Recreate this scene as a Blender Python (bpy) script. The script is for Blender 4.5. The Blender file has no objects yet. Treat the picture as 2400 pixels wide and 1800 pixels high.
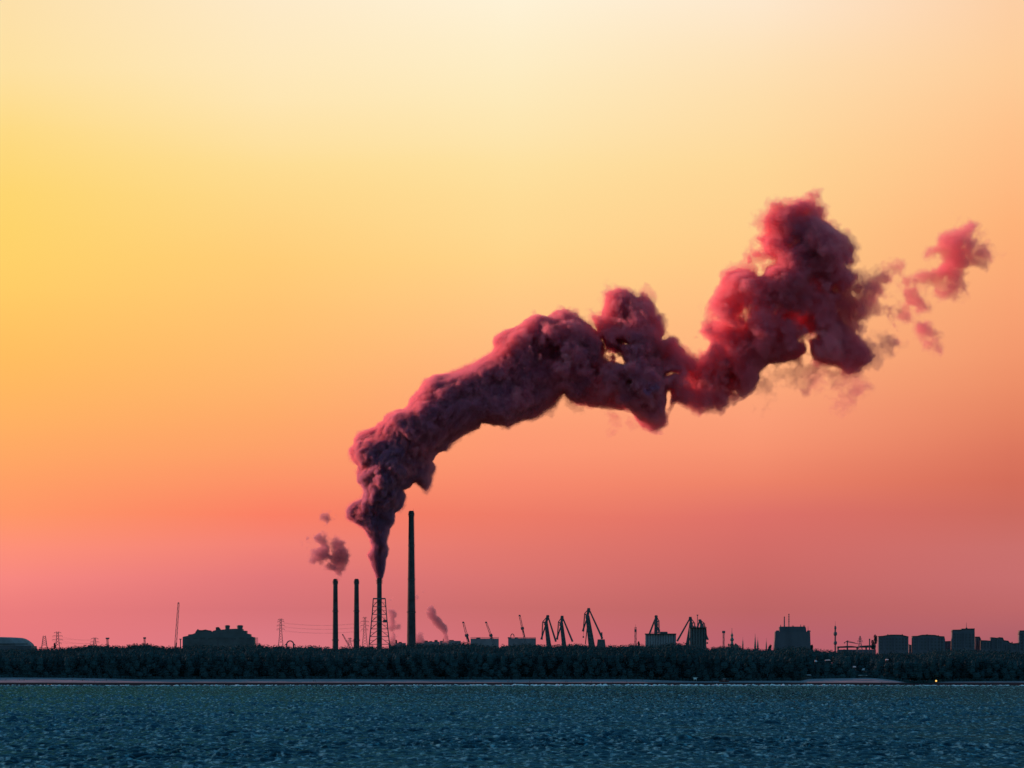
import bpy, math, random
import numpy as np
import openvdb
from mathutils import Vector
random.seed(7)
rng = np.random.default_rng(11)
S = bpy.context.scene
COL = S.collection

# ------------------------------------------------------------------ camera
# A 238 mm view over a bay from a low bank 10 m above the water.
FPX = 15900.0            # focal length in pixels of the 2400 px wide photograph
EYE = 10.0
HOR = 1578.0             # row of the eye level
cam = bpy.data.cameras.new('camera')
cam_o = bpy.data.objects.new('camera', cam)
COL.objects.link(cam_o)
cam_o.location = (0, 0, EYE)
cam_o.rotation_euler = (math.radians(90), 0, 0)
cam.sensor_width = 36.0
cam.lens = FPX / 2400.0 * 36.0
cam.shift_y = (HOR - 900.0) / 2400.0
cam.clip_start = 1.0
cam.clip_end = 60000.0
S.camera = cam_o

# ------------------------------------------------------------------ world
SUN_EL, SUN_AZ = 14.0, -55.0      # degrees; azimuth from the viewing direction, left is negative
W = bpy.data.worlds.new('World'); S.world = W; W.use_nodes = True
nt = W.node_tree
for n in list(nt.nodes): nt.nodes.remove(n)
N = nt.nodes.new; L = nt.links.new
out = N('ShaderNodeOutputWorld'); bg = N('ShaderNodeBackground')
L(bg.outputs[0], out.inputs[0])
def M(op, a, b=None, c=None, clamp=False):
    n = N('ShaderNodeMath'); n.operation = op; n.use_clamp = clamp
    for i, v in enumerate((a, b, c)):
        if v is None: continue
        if isinstance(v, (int, float)): n.inputs[i].default_value = v
        else: L(v, n.inputs[i])
    return n.outputs[0]
def mixc(f, a, b, mode='MIX'):
    n = N('ShaderNodeMix'); n.data_type = 'RGBA'; n.blend_type = mode
    ins = [i for i in n.inputs if i.type == 'RGBA']
    if isinstance(f, (int, float)): n.inputs[0].default_value = f
    else: L(f, n.inputs[0])
    for i, v in zip(ins, (a, b)):
        if isinstance(v, tuple): i.default_value = (*v, 1)
        else: L(v, i)
    return [o for o in n.outputs if o.type == 'RGBA'][0]
def smooth(v, lo, hi):
    n = N('ShaderNodeMapRange'); n.interpolation_type = 'SMOOTHSTEP'
    L(v, n.inputs[0]); n.inputs[1].default_value = lo; n.inputs[2].default_value = hi
    return n.outputs[0]
def lin(h):
    o = []
    for k in (1, 3, 5):
        c = int(h[k:k+2], 16) / 255
        o.append(c / 12.92 if c < .04045 else ((c + .055) / 1.055) ** 2.4)
    return tuple(o)
tc = N('ShaderNodeTexCoord'); sp = N('ShaderNodeSeparateXYZ'); L(tc.outputs['Generated'], sp.inputs[0])
X, Y, Z = sp.outputs
az = M('ARCTAN2', X, Y)
hyp = M('SQRT', M('ADD', M('MULTIPLY', X, X), M('MULTIPLY', Y, Y)))
el = M('ARCTAN2', Z, hyp)
# faint banding of the lower sky: long thin layers of air
nz = N('ShaderNodeTexNoise'); nz.inputs['Scale'].default_value = 1.0; nz.inputs['Detail'].default_value = 3
cv = N('ShaderNodeCombineXYZ'); L(M('MULTIPLY', az, 9.0), cv.inputs[0]); L(M('MULTIPLY', el, 60.0), cv.inputs[1])
L(cv.outputs[0], nz.inputs['Vector'])
wob = M('MULTIPLY', M('SUBTRACT', nz.outputs[0], 0.5), 0.004)
elw = M('ADD', el, wob)
EMAX = 1.2
TOP = [(12, '#FFF0DC', '#FFEFD8'), (20, '#E8DCCB', '#E8DCCB')]
cols = {
 -1170: [(0,'#FDE0AA'),(150,'#FEE1A2'),(300,'#FEDB86'),(480,'#FED56D'),(650,'#FFD068'),(850,'#FFBC60'),(1000,'#FFB063'),(1150,'#FF9D65'),(1230,'#FF9468'),(1280,'#FE9078'),(1350,'#F88880'),(1430,'#EA7C7C'),(1510,'#E6787D')],
 -570: [(0,'#FEEAC8'),(200,'#FFE8B8'),(400,'#FEDC90'),(600,'#FFCD78'),(800,'#FFBE70'),(1000,'#FEA869'),(1120,'#FD9468'),(1200,'#FB7F63'),(1260,'#F68474'),(1350,'#E37878'),(1450,'#D27076'),(1510,'#DC7A84')],
 0: [(0,'#FFF2D6'),(200,'#FEEBBE'),(400,'#FEE09E'),(600,'#FFD48A'),(800,'#FFBD80'),(950,'#FFA577'),(1100,'#FC9070'),(1180,'#F07C66'),(1230,'#EB7B68'),(1330,'#DC7570'),(1450,'#C76A6A'),(1510,'#CF6D74')],
 570: [(0,'#FEE8CC'),(200,'#FEDFAE'),(400,'#FED797'),(600,'#FFCA88'),(800,'#FFB57E'),(1000,'#FB9B76'),(1080,'#F6906E'),(1160,'#E87A64'),(1210,'#DC7068'),(1330,'#CC6A66'),(1450,'#B96264'),(1510,'#BA626E')],
 1170: [(0,'#FDCFA4'),(150,'#FECD9A'),(350,'#FFC088'),(550,'#FEB178'),(700,'#FAA574'),(850,'#F2966C'),(950,'#E98864'),(1080,'#DA735C'),(1180,'#CE6757'),(1240,'#CB6F68'),(1330,'#CA706F'),(1420,'#C06868'),(1510,'#AC5F69')],
}
def column(stops):
    r = N('ShaderNodeValToRGB'); r.color_ramp.interpolation = 'EASE' if False else 'LINEAR'
    pts = [(max(0.0, math.atan((HOR - y) / FPX)) / EMAX, lin(c)) for y, c in stops]
    pts = sorted(pts)
    pts += [(math.radians(8) / EMAX, (.78, .76, .64)), (math.radians(13) / EMAX, (0.36, 0.47, 0.46)),
            (math.radians(24) / EMAX, (0.15, 0.33, 0.38)), (math.radians(50) / EMAX, (0.07, 0.22, 0.30)), (1.0, (0.05, 0.18, 0.27))]
    cr = r.color_ramp
    for i, (p, c) in enumerate(pts):
        e = cr.elements[i] if i < 2 else cr.elements.new(p)
        e.position = p; e.color = (*c, 1)
    L(M('DIVIDE', elw, EMAX), r.inputs[0])
    return r.outputs[0]
xs = sorted(cols)
front = column(cols[xs[0]])
for a, b in zip(xs, xs[1:]):
    lo, hi = math.atan(a / FPX), math.atan(b / FPX)
    n = N('ShaderNodeMapRange'); L(az, n.inputs[0]); n.inputs[1].default_value = lo; n.inputs[2].default_value = hi
    front = mixc(n.outputs[0], front, column(cols[b]))
sky = N('ShaderNodeTexSky'); sky.sky_type = 'NISHITA'; sky.sun_disc = False
sky.sun_elevation = math.radians(SUN_EL); sky.sun_rotation = math.radians(SUN_AZ)
back = mixc(1.0, sky.outputs[0], (0.06, 0.12, 0.15), 'MULTIPLY')
# twilight glow in front, blue sky behind the viewer
aw = smooth(M('ABSOLUTE', M('ADD', az, math.radians(12))), math.radians(20), math.radians(110))
final = mixc(aw, front, back)
L(final, bg.inputs[0]); bg.inputs[1].default_value = 1.0

# ------------------------------------------------------------------ sun
sd = bpy.data.lights.new('sun', 'SUN'); so = bpy.data.objects.new('sun', sd); COL.objects.link(so)
sd.energy = 5.0; sd.angle = math.radians(0.6); sd.color = (1.0, 0.37, 0.31)
e_, a_ = math.radians(SUN_EL), math.radians(SUN_AZ)
sdir = Vector((math.sin(a_) * math.cos(e_), math.cos(a_) * math.cos(e_), math.sin(e_)))
so.rotation_euler = sdir.to_track_quat('Z', 'Y').to_euler()
so.location = (-500, 500, 900)
S.view_settings.view_transform = 'Standard'; S.view_settings.look = 'None'
S.view_settings.exposure = 0; S.view_settings.gamma = 1
S.render.engine = 'CYCLES'
S.cycles.use_denoising = True
S.cycles.volume_bounces = 10
S.cycles.max_bounces = 14
S.cycles.transparent_max_bounces = 64

# ------------------------------------------------------------------ helpers
def mat(name, color, rough=0.8, spec=0.3, var=0.0, scale=0.2, metal=0.0, emit=None, stretch=None, bump=0.0):
    m = bpy.data.materials.new(name); m.use_nodes = True
    t = m.node_tree; b = t.nodes['Principled BSDF']
    b.inputs['Roughness'].default_value = rough
    b.inputs['Specular IOR Level'].default_value = spec
    b.inputs['Metallic'].default_value = metal
    b.inputs['Base Color'].default_value = (*color, 1)
    if var > 0:
        c = t.nodes.new('ShaderNodeTexCoord'); mp = t.nodes.new('ShaderNodeMapping')
        if stretch: mp.inputs['Scale'].default_value = stretch
        nn = t.nodes.new('ShaderNodeTexNoise'); nn.inputs['Scale'].default_value = scale; nn.inputs['Detail'].default_value = 4
        r = t.nodes.new('ShaderNodeValToRGB')
        r.color_ramp.elements[0].position = .3; r.color_ramp.elements[1].position = .7
        r.color_ramp.elements[0].color = (*[v * (1 - var) for v in color], 1)
        r.color_ramp.elements[1].color = (*[min(1, v * (1 + var)) for v in color], 1)
        t.links.new(c.outputs['Object'], mp.inputs[0]); t.links.new(mp.outputs[0], nn.inputs['Vector'])
        t.links.new(nn.outputs[0], r.inputs[0]); t.links.new(r.outputs[0], b.inputs['Base Color'])
        if bump:
            bb = t.nodes.new('ShaderNodeBump'); bb.inputs['Strength'].default_value = bump; bb.inputs['Distance'].default_value = .5
            t.links.new(nn.outputs[0], bb.inputs['Height']); t.links.new(bb.outputs[0], b.inputs['Normal'])
    if emit:
        b.inputs['Emission Color'].default_value = (*emit[0], 1); b.inputs['Emission Strength'].default_value = emit[1]
    return m
MAT = {
 'brick': mat('sooty_brick', (.045, .045, .05), var=.4, scale=.15),
 'steel': mat('painted_steel', (.09, .10, .11), rough=.6, var=.3, scale=.5),
 'crane': mat('crane_steel', (.08, .085, .09), rough=.6, var=.3, scale=.5),
 'concrete': mat('pale_concrete', (.085, .085, .10), var=.25, scale=.08, stretch=(1, 1, .25)),
 'render': mat('house_render', (.10, .10, .12), var=.2, scale=.1, stretch=(1, 1, .3)),
 'roof': mat('dark_roofing', (.06, .06, .06), var=.3, scale=.2),
 'clad': mat('grey_cladding', (.075, .08, .085), rough=.5, var=.2, scale=.12),
 'glass': mat('window_glass', (.05, .055, .06), rough=.4, spec=.3),
 'stone': mat('old_stone', (.12, .10, .09), var=.3, scale=.2),
 'copper': mat('green_copper', (.10, .16, .14), var=.3, scale=.4),
 'leaf': mat('pine_foliage', (.034, .070, .076), rough=1.0, spec=0.0, var=.2, scale=.02),
 'bark': mat('pine_bark', (.07, .05, .04), var=.4, scale=.6),
 'white': mat('white_paint', (.75, .75, .73), var=.1, scale=.3),
 'orange': mat('orange_paint', (.55, .12, .05), var=.1, scale=.8),
 'cloth': mat('dark_clothing', (.03, .03, .035), var=.4, scale=3),
}

class MB:
    """collects simple solids, builds ONE mesh object"""
    def __init__(s): s.v = []; s.f = []
    def raw(s, v, f):
        k = len(s.v); s.v += [tuple(p) for p in v]; s.f += [tuple(i + k for i in q) for q in f]; return s
    def box(s, x0, x1, y0, y1, z0, z1, tx=0, ty=0):
        v = [(x0, y0, z0), (x1, y0, z0), (x1, y1, z0), (x0, y1, z0), (x0 + tx, y0 + ty, z1), (x1 - tx, y0 + ty, z1), (x1 - tx, y1 - ty, z1), (x0 + tx, y1 - ty, z1)]
        return s.raw(v, [(3, 2, 1, 0), (4, 5, 6, 7), (0, 1, 5, 4), (1, 2, 6, 5), (2, 3, 7, 6), (3, 0, 4, 7)])
    def bar(s, a, b, w, w2=None, d=None):
        a = Vector(a); b = Vector(b); w2 = w if w2 is None else w2
        t = (b - a); 
        if t.length < 1e-6: return s
        t.normalize()
        u = t.cross(Vector((0, 1, 0)));
        if u.length < .05: u = t.cross(Vector((1, 0, 0)))
        u.normalize(); n = t.cross(u)
        v = []
        for p, ww in ((a, w), (b, w2)):
            dd = ww if d is None else d
            for i, j in ((-1, -1), (1, -1), (1, 1), (-1, 1)):
                v.append(p + u * (ww / 2 * i) + n * (dd / 2 * j))
        return s.raw(v, [(0, 1, 2, 3)[::-1], (4, 5, 6, 7), (0, 1, 5, 4), (1, 2, 6, 5), (2, 3, 7, 6), (3, 0, 4, 7)])
    def lathe(s, cx, cy, prof, n=20):
        v = []; f = []
        for z, r in prof:
            for i in range(n):
                a = 2 * math.pi * i / n
                v.append((cx + r * math.cos(a), cy + r * math.sin(a), z))
        for k in range(len(prof) - 1):
            for i in range(n):
                j = (i + 1) % n
                f.append((k * n + i, k * n + j, (k + 1) * n + j, (k + 1) * n + i))
        f.append(tuple(range(n))[::-1]); f.append(tuple((len(prof) - 1) * n + i for i in range(n)))
        return s.raw(v, f)
    def prism(s, pts, y0, y1):
        """outline in x,z (counter-clockwise as seen from the viewer) given depth"""
        n = len(pts)
        v = [(x, y0, z) for x, z in pts] + [(x, y1, z) for x, z in pts]
        return s.raw(v, [tuple(range(n)), tuple(range(2 * n - 1, n - 1, -1))] + [(i, i + n, (i + 1) % n + n, (i + 1) % n) for i in range(n)])
    def build(s, name, m, parent=None, loc=None):
        me = bpy.data.meshes.new(name); me.from_pydata(s.v, [], s.f); me.update()
        o = bpy.data.objects.new(name, me); me.materials.append(MAT[m] if isinstance(m, str) else m)
        COL.objects.link(o)
        if parent: o.parent = parent
        return o
def tag(o, label=None, cat=None, group=None, kind=None):
    if label: o['label'] = label
    if cat: o['category'] = cat
    if group: o['group'] = group
    if kind: o['kind'] = kind
    return o
def thing(name, label, cat, loc=(0, 0, 0), group=None, rz=0):
    o = bpy.data.objects.new(name, None); COL.objects.link(o); o.location = loc; o.rotation_euler = (0, 0, rz)
    return tag(o, label, cat, group)
def P(x, y, D): return ((x - 1200) / FPX * D, EYE + (HOR - y) / FPX * D)     # photo pixel at distance D -> world x, z
def copy_tree(o, parent=None):
    c = o.copy(); COL.objects.link(c)
    if parent: c.parent = parent
    for ch in list(o.children): copy_tree(ch, c)
    return c

# ------------------------------------------------------------------ noise fields
def upsample(a, shape):
    """smooth separable interpolation of a coarse lattice"""
    for ax, n in enumerate(shape):
        m = a.shape[ax]
        t = np.linspace(1, m - 2.001, n); i = np.floor(t).astype(int); f = (t - i).astype(np.float32)
        w = [(1 - f) ** 3 / 6, (3 * f ** 3 - 6 * f ** 2 + 4) / 6, (-3 * f ** 3 + 3 * f ** 2 + 3 * f + 1) / 6, f ** 3 / 6]
        sh = [1] * a.ndim; sh[ax] = n
        a = sum(np.take(a, i + k - 1, axis=ax) * w[k].reshape(sh).astype(np.float32) for k in range(4))
    return a
def lattice(shape, vox, wl):
    cs = [max(4, int(math.ceil(n * vox / wl)) + 4) for n in shape]
    a = upsample(rng.standard_normal(cs).astype(np.float32), shape)
    return a / a.std()
def fractal(shape, vox, wl, octs, gain=.55, billow=False, lac=2.03):
    out = np.zeros(shape, np.float32); amp = 1.0
    for o in range(octs):
        if wl < vox * 1.3: break
        n = lattice(shape, vox, wl)
        if billow: n = (np.abs(n) - .8) * 1.5
        out += amp * n; amp *= gain; wl /= lac
    return out

# ------------------------------------------------------------------ land, beach, water
SH = 5400.0                      # the shore line
def prof(pts, x): return float(np.interp(x, [p[0] for p in pts], [p[1] for p in pts]))
TREETOP = [(-300,1515),(0,1516),(90,1517),(130,1514),(180,1511),(220,1509),(300,1507),(345,1506),(400,1511),(440,1509),(600,1508),(660,1510),(740,1512),(790,1513),(900,1511),(960,1506),(1010,1507),(1060,1504),(1100,1505),(1160,1508),(1180,1509),(1240,1506),(1300,1507),(1400,1507),(1440,1509),(1490,1508),(1540,1507),(1570,1502),(1600,1506),(1650,1513),(1700,1511),(1750,1516),(1800,1517),(1850,1515),(1890,1514),(1930,1519),(1960,1523),(2060,1526),(2150,1527),(2185,1520),(2240,1519),(2290,1518),(2330,1521),(2400,1525),(2700,1524)]
BEACHTOP = [(-300,1588),(0,1588),(200,1590),(330,1592),(450,1591),(700,1592),(1000,1592),(1300,1593),(1500,1592),(1640,1596),(1700,1595),(1890,1596),(1900,1592),(2060,1589),(2110,1594),(2150,1601),(2200,1600),(2230,1597),(2300,1596),(2400,1596),(2700,1596)]
def beach_z(xw, d):
    """height of the sand d metres behind the shore line"""
    px = xw / SH * FPX + 1200
    yt = prof(BEACHTOP, px)
    top = EYE + (HOR - yt) / FPX * (SH + 95)
    return top * min(1, d / 95) ** .8 + .25 * math.sin(xw * .03) * (d / 95)
def grid(name, xs, ys, zf, m, smooth=False):
    v = [(x, y, zf(x, y)) for y in ys for x in xs]; n = len(xs)
    f = [(j * n + i, j * n + i + 1, (j + 1) * n + i + 1, (j + 1) * n + i) for j in range(len(ys) - 1) for i in range(n - 1)]
    me = bpy.data.meshes.new(name); me.from_pydata(v, [], f); me.update()
    if smooth: me.polygons.foreach_set('use_smooth', [True] * len(f))
    me.materials.append(m); o = bpy.data.objects.new(name, me); COL.objects.link(o)
    return o
sand = mat('sand', (.24, .25, .28), var=.14, scale=.08, stretch=(1, .35, 1), rough=1.0, spec=0.0)
t = sand.node_tree; b = t.nodes['Principled BSDF']; src = b.inputs['Base Color'].links[0].from_socket
geo = t.nodes.new('ShaderNodeNewGeometry'); sx = t.nodes.new('ShaderNodeSeparateXYZ'); t.links.new(geo.outputs['Position'], sx.inputs[0])
mr = t.nodes.new('ShaderNodeMapRange'); mr.inputs[1].default_value = 2.3; mr.inputs[2].default_value = 2.8
t.links.new(sx.outputs[2], mr.inputs[0])
mx = t.nodes.new('ShaderNodeMix'); mx.data_type = 'RGBA'; t.links.new(mr.outputs[0], mx.inputs[0])
mx.inputs[6].default_value = (.018, .026, .032, 1); t.links.new(src, mx.inputs[7]); t.links.new(mx.outputs[2], b.inputs['Base Color'])   # wet sand near the water
xs_ = [-900 + 6 * i for i in range(301)]
tag(grid('beach', xs_, [SH - 40, SH - 6, SH] + [SH + 5 * k for k in range(1, 25)], lambda x, y: beach_z(x, y - SH) if y > SH else (SH - y) * -.03, sand), kind='structure')
def ground_z(x, y):
    e = beach_z(x, 95) - .4
    return e + 9 * min(1, max(0, (y - SH - 130) / 500)) ** 1.5 + (3 * math.sin(x * .011) + 2 * math.sin(x * .027 + y * .01)) * min(1, max(0, (y - SH - 130) / 400))
gm = mat('forest_floor', (.06, .055, .04), var=.5, scale=.02)
tag(grid('ground', [-16000, -6000, -2500] + [-900 + 20 * i for i in range(91)] + [2500, 6000, 16000], [SH + 97 , SH + 130] + [SH + 130 + 40 * k for k in range(1, 16)] + [6600, 7500, 9000, 12000, 20000, 45000], lambda x, y: ground_z(max(-1200, min(1200, x)), y), gm), kind='structure')

# the water: real wave relief, coarser with distance
def water():
    NX, rows = 1100, [-400.0, 0.0, 120.0, 240.0] + [300.0 + 8 * k for k in range(43)]
    y = 644.0
    while y < SH - 4:
        rows.append(y); y += max(1.1, (y / 1000) ** 1.6 * 1.35)
    rows.append(SH - 2.0)
    rows = np.array(rows, np.float32); n = len(rows)
    t = np.linspace(-1, 1, NX).astype(np.float32)
    t[:6] = np.array([-60, -30, -15, -6, -2.5, -1.5]); t[-6:] = -t[:6][::-1]
    Xg = t[None, :] * (np.maximum(rows[:, None], 400) * .0815 + 12); Yg = np.repeat(rows[:, None], NX, 1)
    Zg = np.zeros_like(Xg)
    def vnoise(u, v, seed):
        r = np.random.default_rng(seed); T = r.standard_normal((512, 512)).astype(np.float32)
        iu = np.floor(u).astype(np.int64); iv = np.floor(v).astype(np.int64); fu = (u - iu).astype(np.float32); fv = (v - iv).astype(np.float32)
        fu = fu * fu * (3 - 2 * fu); fv = fv * fv * (3 - 2 * fv)
        g = lambda a, b: T[a % 512, b % 512]
        return (g(iu, iv) * (1 - fu) * (1 - fv) + g(iu + 1, iv) * fu * (1 - fv) + g(iu, iv + 1) * (1 - fu) * fv + g(iu + 1, iv + 1) * fu * fv)
    k = np.maximum(1, Yg / 1100)
    for s_, (lx, ly, am) in enumerate(((10.0, 6.0, .05), (4.2, 3.2, .09), (2.0, 2.2, .14), (.9, 1.8, .11))):
        ca, sa = math.cos(.25 * s_ - .3), math.sin(.25 * s_ - .3)
        U = Xg * ca + Yg * sa; V = -Xg * sa + Yg * ca
        nn_ = vnoise(U / lx, V / ly, 40 + s_)
        fade = np.clip(2.4 - (Yg / 900) * (.5 / lx), .55, 1)
        if s_ == 0: gust = np.clip(1 + .28 * vnoise(Xg / 40, Yg / 90, 77) + .2 * vnoise(Xg / 16, Yg / 40, 78), .35, 1.7)
        Zg += am * gust * nn_ * fade * (1 + .9 * np.clip((Yg - 700) / 2500, 0, 1.6))
    Zg *= np.clip((SH - 2 - Yg) / 30, 0, 1)
    v = np.stack([Xg, Yg, Zg], -1).reshape(-1, 3)
    me = bpy.data.meshes.new('water'); me.vertices.add(len(v)); me.vertices.foreach_set('co', v.ravel())
    i, j = np.meshgrid(np.arange(NX - 1), np.arange(n - 1)); a = (j * NX + i).ravel()
    q = np.stack([a, a + 1, a + NX + 1, a + NX], -1).astype(np.int32)
    me.loops.add(q.size); me.loops.foreach_set('vertex_index', q.ravel())
    me.polygons.add(len(q)); me.polygons.foreach_set('loop_start', (np.arange(len(q)) * 4).astype(np.int32))
    me.polygons.foreach_set('use_smooth', np.ones(len(q), bool)); me.update(calc_edges=True)
    m = bpy.data.materials.new('sea_water'); m.use_nodes = True; t_ = m.node_tree
    t_.nodes.remove(t_.nodes['Principled BSDF'])
    c = t_.nodes.new('ShaderNodeNewGeometry'); mp = t_.nodes.new('ShaderNodeMapping'); mp.inputs['Scale'].default_value = (1, .45, 1)
    t_.links.new(c.outputs['Position'], mp.inputs[0])
    n1 = t_.nodes.new('ShaderNodeTexNoise'); n1.inputs['Scale'].default_value = 1.3; n1.inputs['Detail'].default_value = 4
    t_.links.new(mp.outputs[0], n1.inputs['Vector'])
    bp = t_.nodes.new('ShaderNodeBump'); bp.inputs['Strength'].default_value = 1.0; bp.inputs['Distance'].default_value = .12
    t_.links.new(n1.outputs[0], bp.inputs['Height'])
    df = t_.nodes.new('ShaderNodeBsdfDiffuse'); df.inputs['Color'].default_value = (.004, .048, .068, 1)
    # pale flecks: wave glints and froth put into colour, drawn out, denser towards shore
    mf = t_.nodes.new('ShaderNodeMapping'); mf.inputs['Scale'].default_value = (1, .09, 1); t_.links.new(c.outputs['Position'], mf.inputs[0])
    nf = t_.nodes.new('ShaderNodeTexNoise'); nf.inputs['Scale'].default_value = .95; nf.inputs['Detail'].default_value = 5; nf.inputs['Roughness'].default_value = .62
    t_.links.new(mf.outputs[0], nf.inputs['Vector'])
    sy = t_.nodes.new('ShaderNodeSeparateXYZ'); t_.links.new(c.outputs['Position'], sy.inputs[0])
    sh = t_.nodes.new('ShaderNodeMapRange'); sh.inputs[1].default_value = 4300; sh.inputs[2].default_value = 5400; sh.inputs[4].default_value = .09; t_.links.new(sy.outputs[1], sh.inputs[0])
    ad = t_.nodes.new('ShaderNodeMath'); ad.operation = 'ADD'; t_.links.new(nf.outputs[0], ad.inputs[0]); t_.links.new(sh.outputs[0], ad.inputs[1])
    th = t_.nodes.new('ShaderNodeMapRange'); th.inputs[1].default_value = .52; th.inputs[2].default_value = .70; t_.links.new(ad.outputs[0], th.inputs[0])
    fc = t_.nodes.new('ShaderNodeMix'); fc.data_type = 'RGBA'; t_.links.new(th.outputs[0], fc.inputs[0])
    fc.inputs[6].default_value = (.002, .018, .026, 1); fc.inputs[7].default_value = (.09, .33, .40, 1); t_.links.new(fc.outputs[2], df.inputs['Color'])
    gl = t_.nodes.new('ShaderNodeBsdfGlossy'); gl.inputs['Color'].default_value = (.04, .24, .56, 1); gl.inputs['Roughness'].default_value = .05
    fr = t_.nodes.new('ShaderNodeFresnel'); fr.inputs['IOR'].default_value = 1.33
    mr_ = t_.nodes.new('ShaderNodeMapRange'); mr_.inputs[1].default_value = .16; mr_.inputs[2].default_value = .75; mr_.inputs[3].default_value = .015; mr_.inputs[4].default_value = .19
    ms = t_.nodes.new('ShaderNodeMixShader')
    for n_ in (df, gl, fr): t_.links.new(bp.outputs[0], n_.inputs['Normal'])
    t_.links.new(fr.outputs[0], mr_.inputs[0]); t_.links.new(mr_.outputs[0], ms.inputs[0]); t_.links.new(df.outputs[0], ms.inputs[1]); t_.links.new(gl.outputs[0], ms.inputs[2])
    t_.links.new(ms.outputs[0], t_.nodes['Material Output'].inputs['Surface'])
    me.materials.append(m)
    o = bpy.data.objects.new('water', me); COL.objects.link(o); tag(o, kind='structure')
    # calm sheet far outside the view, joined edge to edge below the waves
    return o
water()
# breaking foam along the shore
def foam():
    fm = mat('sea_foam', (.92, .92, .92), rough=.9, var=.1, scale=.5)
    mb = MB(); x = -560.0
    rr = random.Random(5)
    while x < 560:
        w = rr.uniform(1.5, 7); px = x / SH * FPX + 1200
        d = 1.0 if 950 < px < 2000 else .92
        if rr.random() < d:
            y = SH - 6 + 2.0 * math.sin(x * .045) + rr.uniform(-1.5, 1.5); h = rr.uniform(.8, 1.6) * (1.0 if d == 1 else .7)
            n = 5; pts = [(x + w * i / n, h * math.sin(math.pi * (i + .3) / (n + .6)) * rr.uniform(.7, 1.1)) for i in range(n + 1)]
            dp = rr.uniform(2, 5)
            v = [(a, y, -.1) for a, z in pts] + [(a, y + .5, z) for a, z in pts] + [(a, y + dp, z * .6) for a, z in pts] + [(a, y + dp + 1, -.1) for a, z in pts]
            m_ = n + 1
            mb.raw(v, [(k * m_ + i, k * m_ + i + 1, (k + 1) * m_ + i + 1, (k + 1) * m_ + i) for k in range(3) for i in range(n)])
        if rr.random() < .5:
            y = SH - rr.uniform(12, 170) ** 1.0; ww = rr.uniform(1, 6); h = rr.uniform(.12, .32)
            v = [(x, y, -.1), (x + ww, y, -.1), (x + ww * .8, y + .4, h), (x + ww * .2, y + .4, h), (x, y + 2, -.1), (x + ww, y + 2, -.1)]
            mb.raw(v, [(0, 1, 2, 3), (3, 2, 5, 4)])
        x += w * rr.uniform(.4, .8)
    o = mb.build('foam', fm); tag(o, 'line of white foam breaking along the beach', 'foam', kind='stuff')
foam()

# ------------------------------------------------------------------ the coastal wood
def crown_quads(mb_v, mb_f, c, rx, rz, n, size, rr):
    for _ in range(n):
        a = rr.uniform(0, 6.283); h = rr.uniform(-.9, 1); rad = math.sqrt(max(0, 1 - h * h)) * rr.uniform(.55, 1.05)
        p = Vector((c[0] + rx * rad * math.cos(a), c[1] + rx * rad * math.sin(a), c[2] + rz * h * rr.uniform(.85, 1.05)))
        d1 = Vector((rr.gauss(0, 1), rr.gauss(0, 1), rr.gauss(0, .6))).normalized() * size * rr.uniform(.6, 1.3)
        d2 = d1.cross(Vector((rr.gauss(0, 1), rr.gauss(0, 1), rr.gauss(0, 1)))).normalized() * size * rr.uniform(.4, .9)
        k = len(mb_v); mb_v += [tuple(p - d1 * .5), tuple(p + d2 * .5), tuple(p + d1 * .5), tuple(p - d2 * .5)]
        mb_f.append((k, k + 1, k + 2, k + 3))
def core(mb_v, mb_f, c, rx, rz, rr, n=7):
    k = len(mb_v); rings = [(-.95, .45), (-.4, .85), (.25, .8), (.75, .5)]
    for z, r in rings:
        for i in range(n):
            a = 6.283 * i / n + z; q = r * rr.uniform(.75, 1.05)
            mb_v.append((c[0] + rx * q * math.cos(a), c[1] + rx * q * math.sin(a), c[2] + rz * z * rr.uniform(.9, 1.05)))
    for j in range(3):
        for i in range(n): mb_f.append((k + j * n + i, k + j * n + (i + 1) % n, k + (j + 1) * n + (i + 1) % n, k + (j + 1) * n + i))
    mb_f.append(tuple(k + 3 * n + i for i in range(n)))
VILLAS = [(1888, 1580.5, 28, 2.6, 'long low house with a pale roof just above the beach on the right'), (2027, 1566.5, 15, 4.5, 'house with the brightest pale gable in the right part of the wood'), (2002, 1561, 9, 3.2, 'small pale roof left of the bright gable house'), (1912, 1547, 6, 4.5, 'narrow pale house high in the wood above the long low house'), (1940, 1546, 13, 2.0, 'thin flat pale roof high in the wood right of the narrow house'), (2079, 1544.5, 7, 2.6, 'small pale roof high in the wood below the first apartment block'), (2022, 1582, 24, 1.2, 'low flat pavilion below the bright gable house')]
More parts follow.
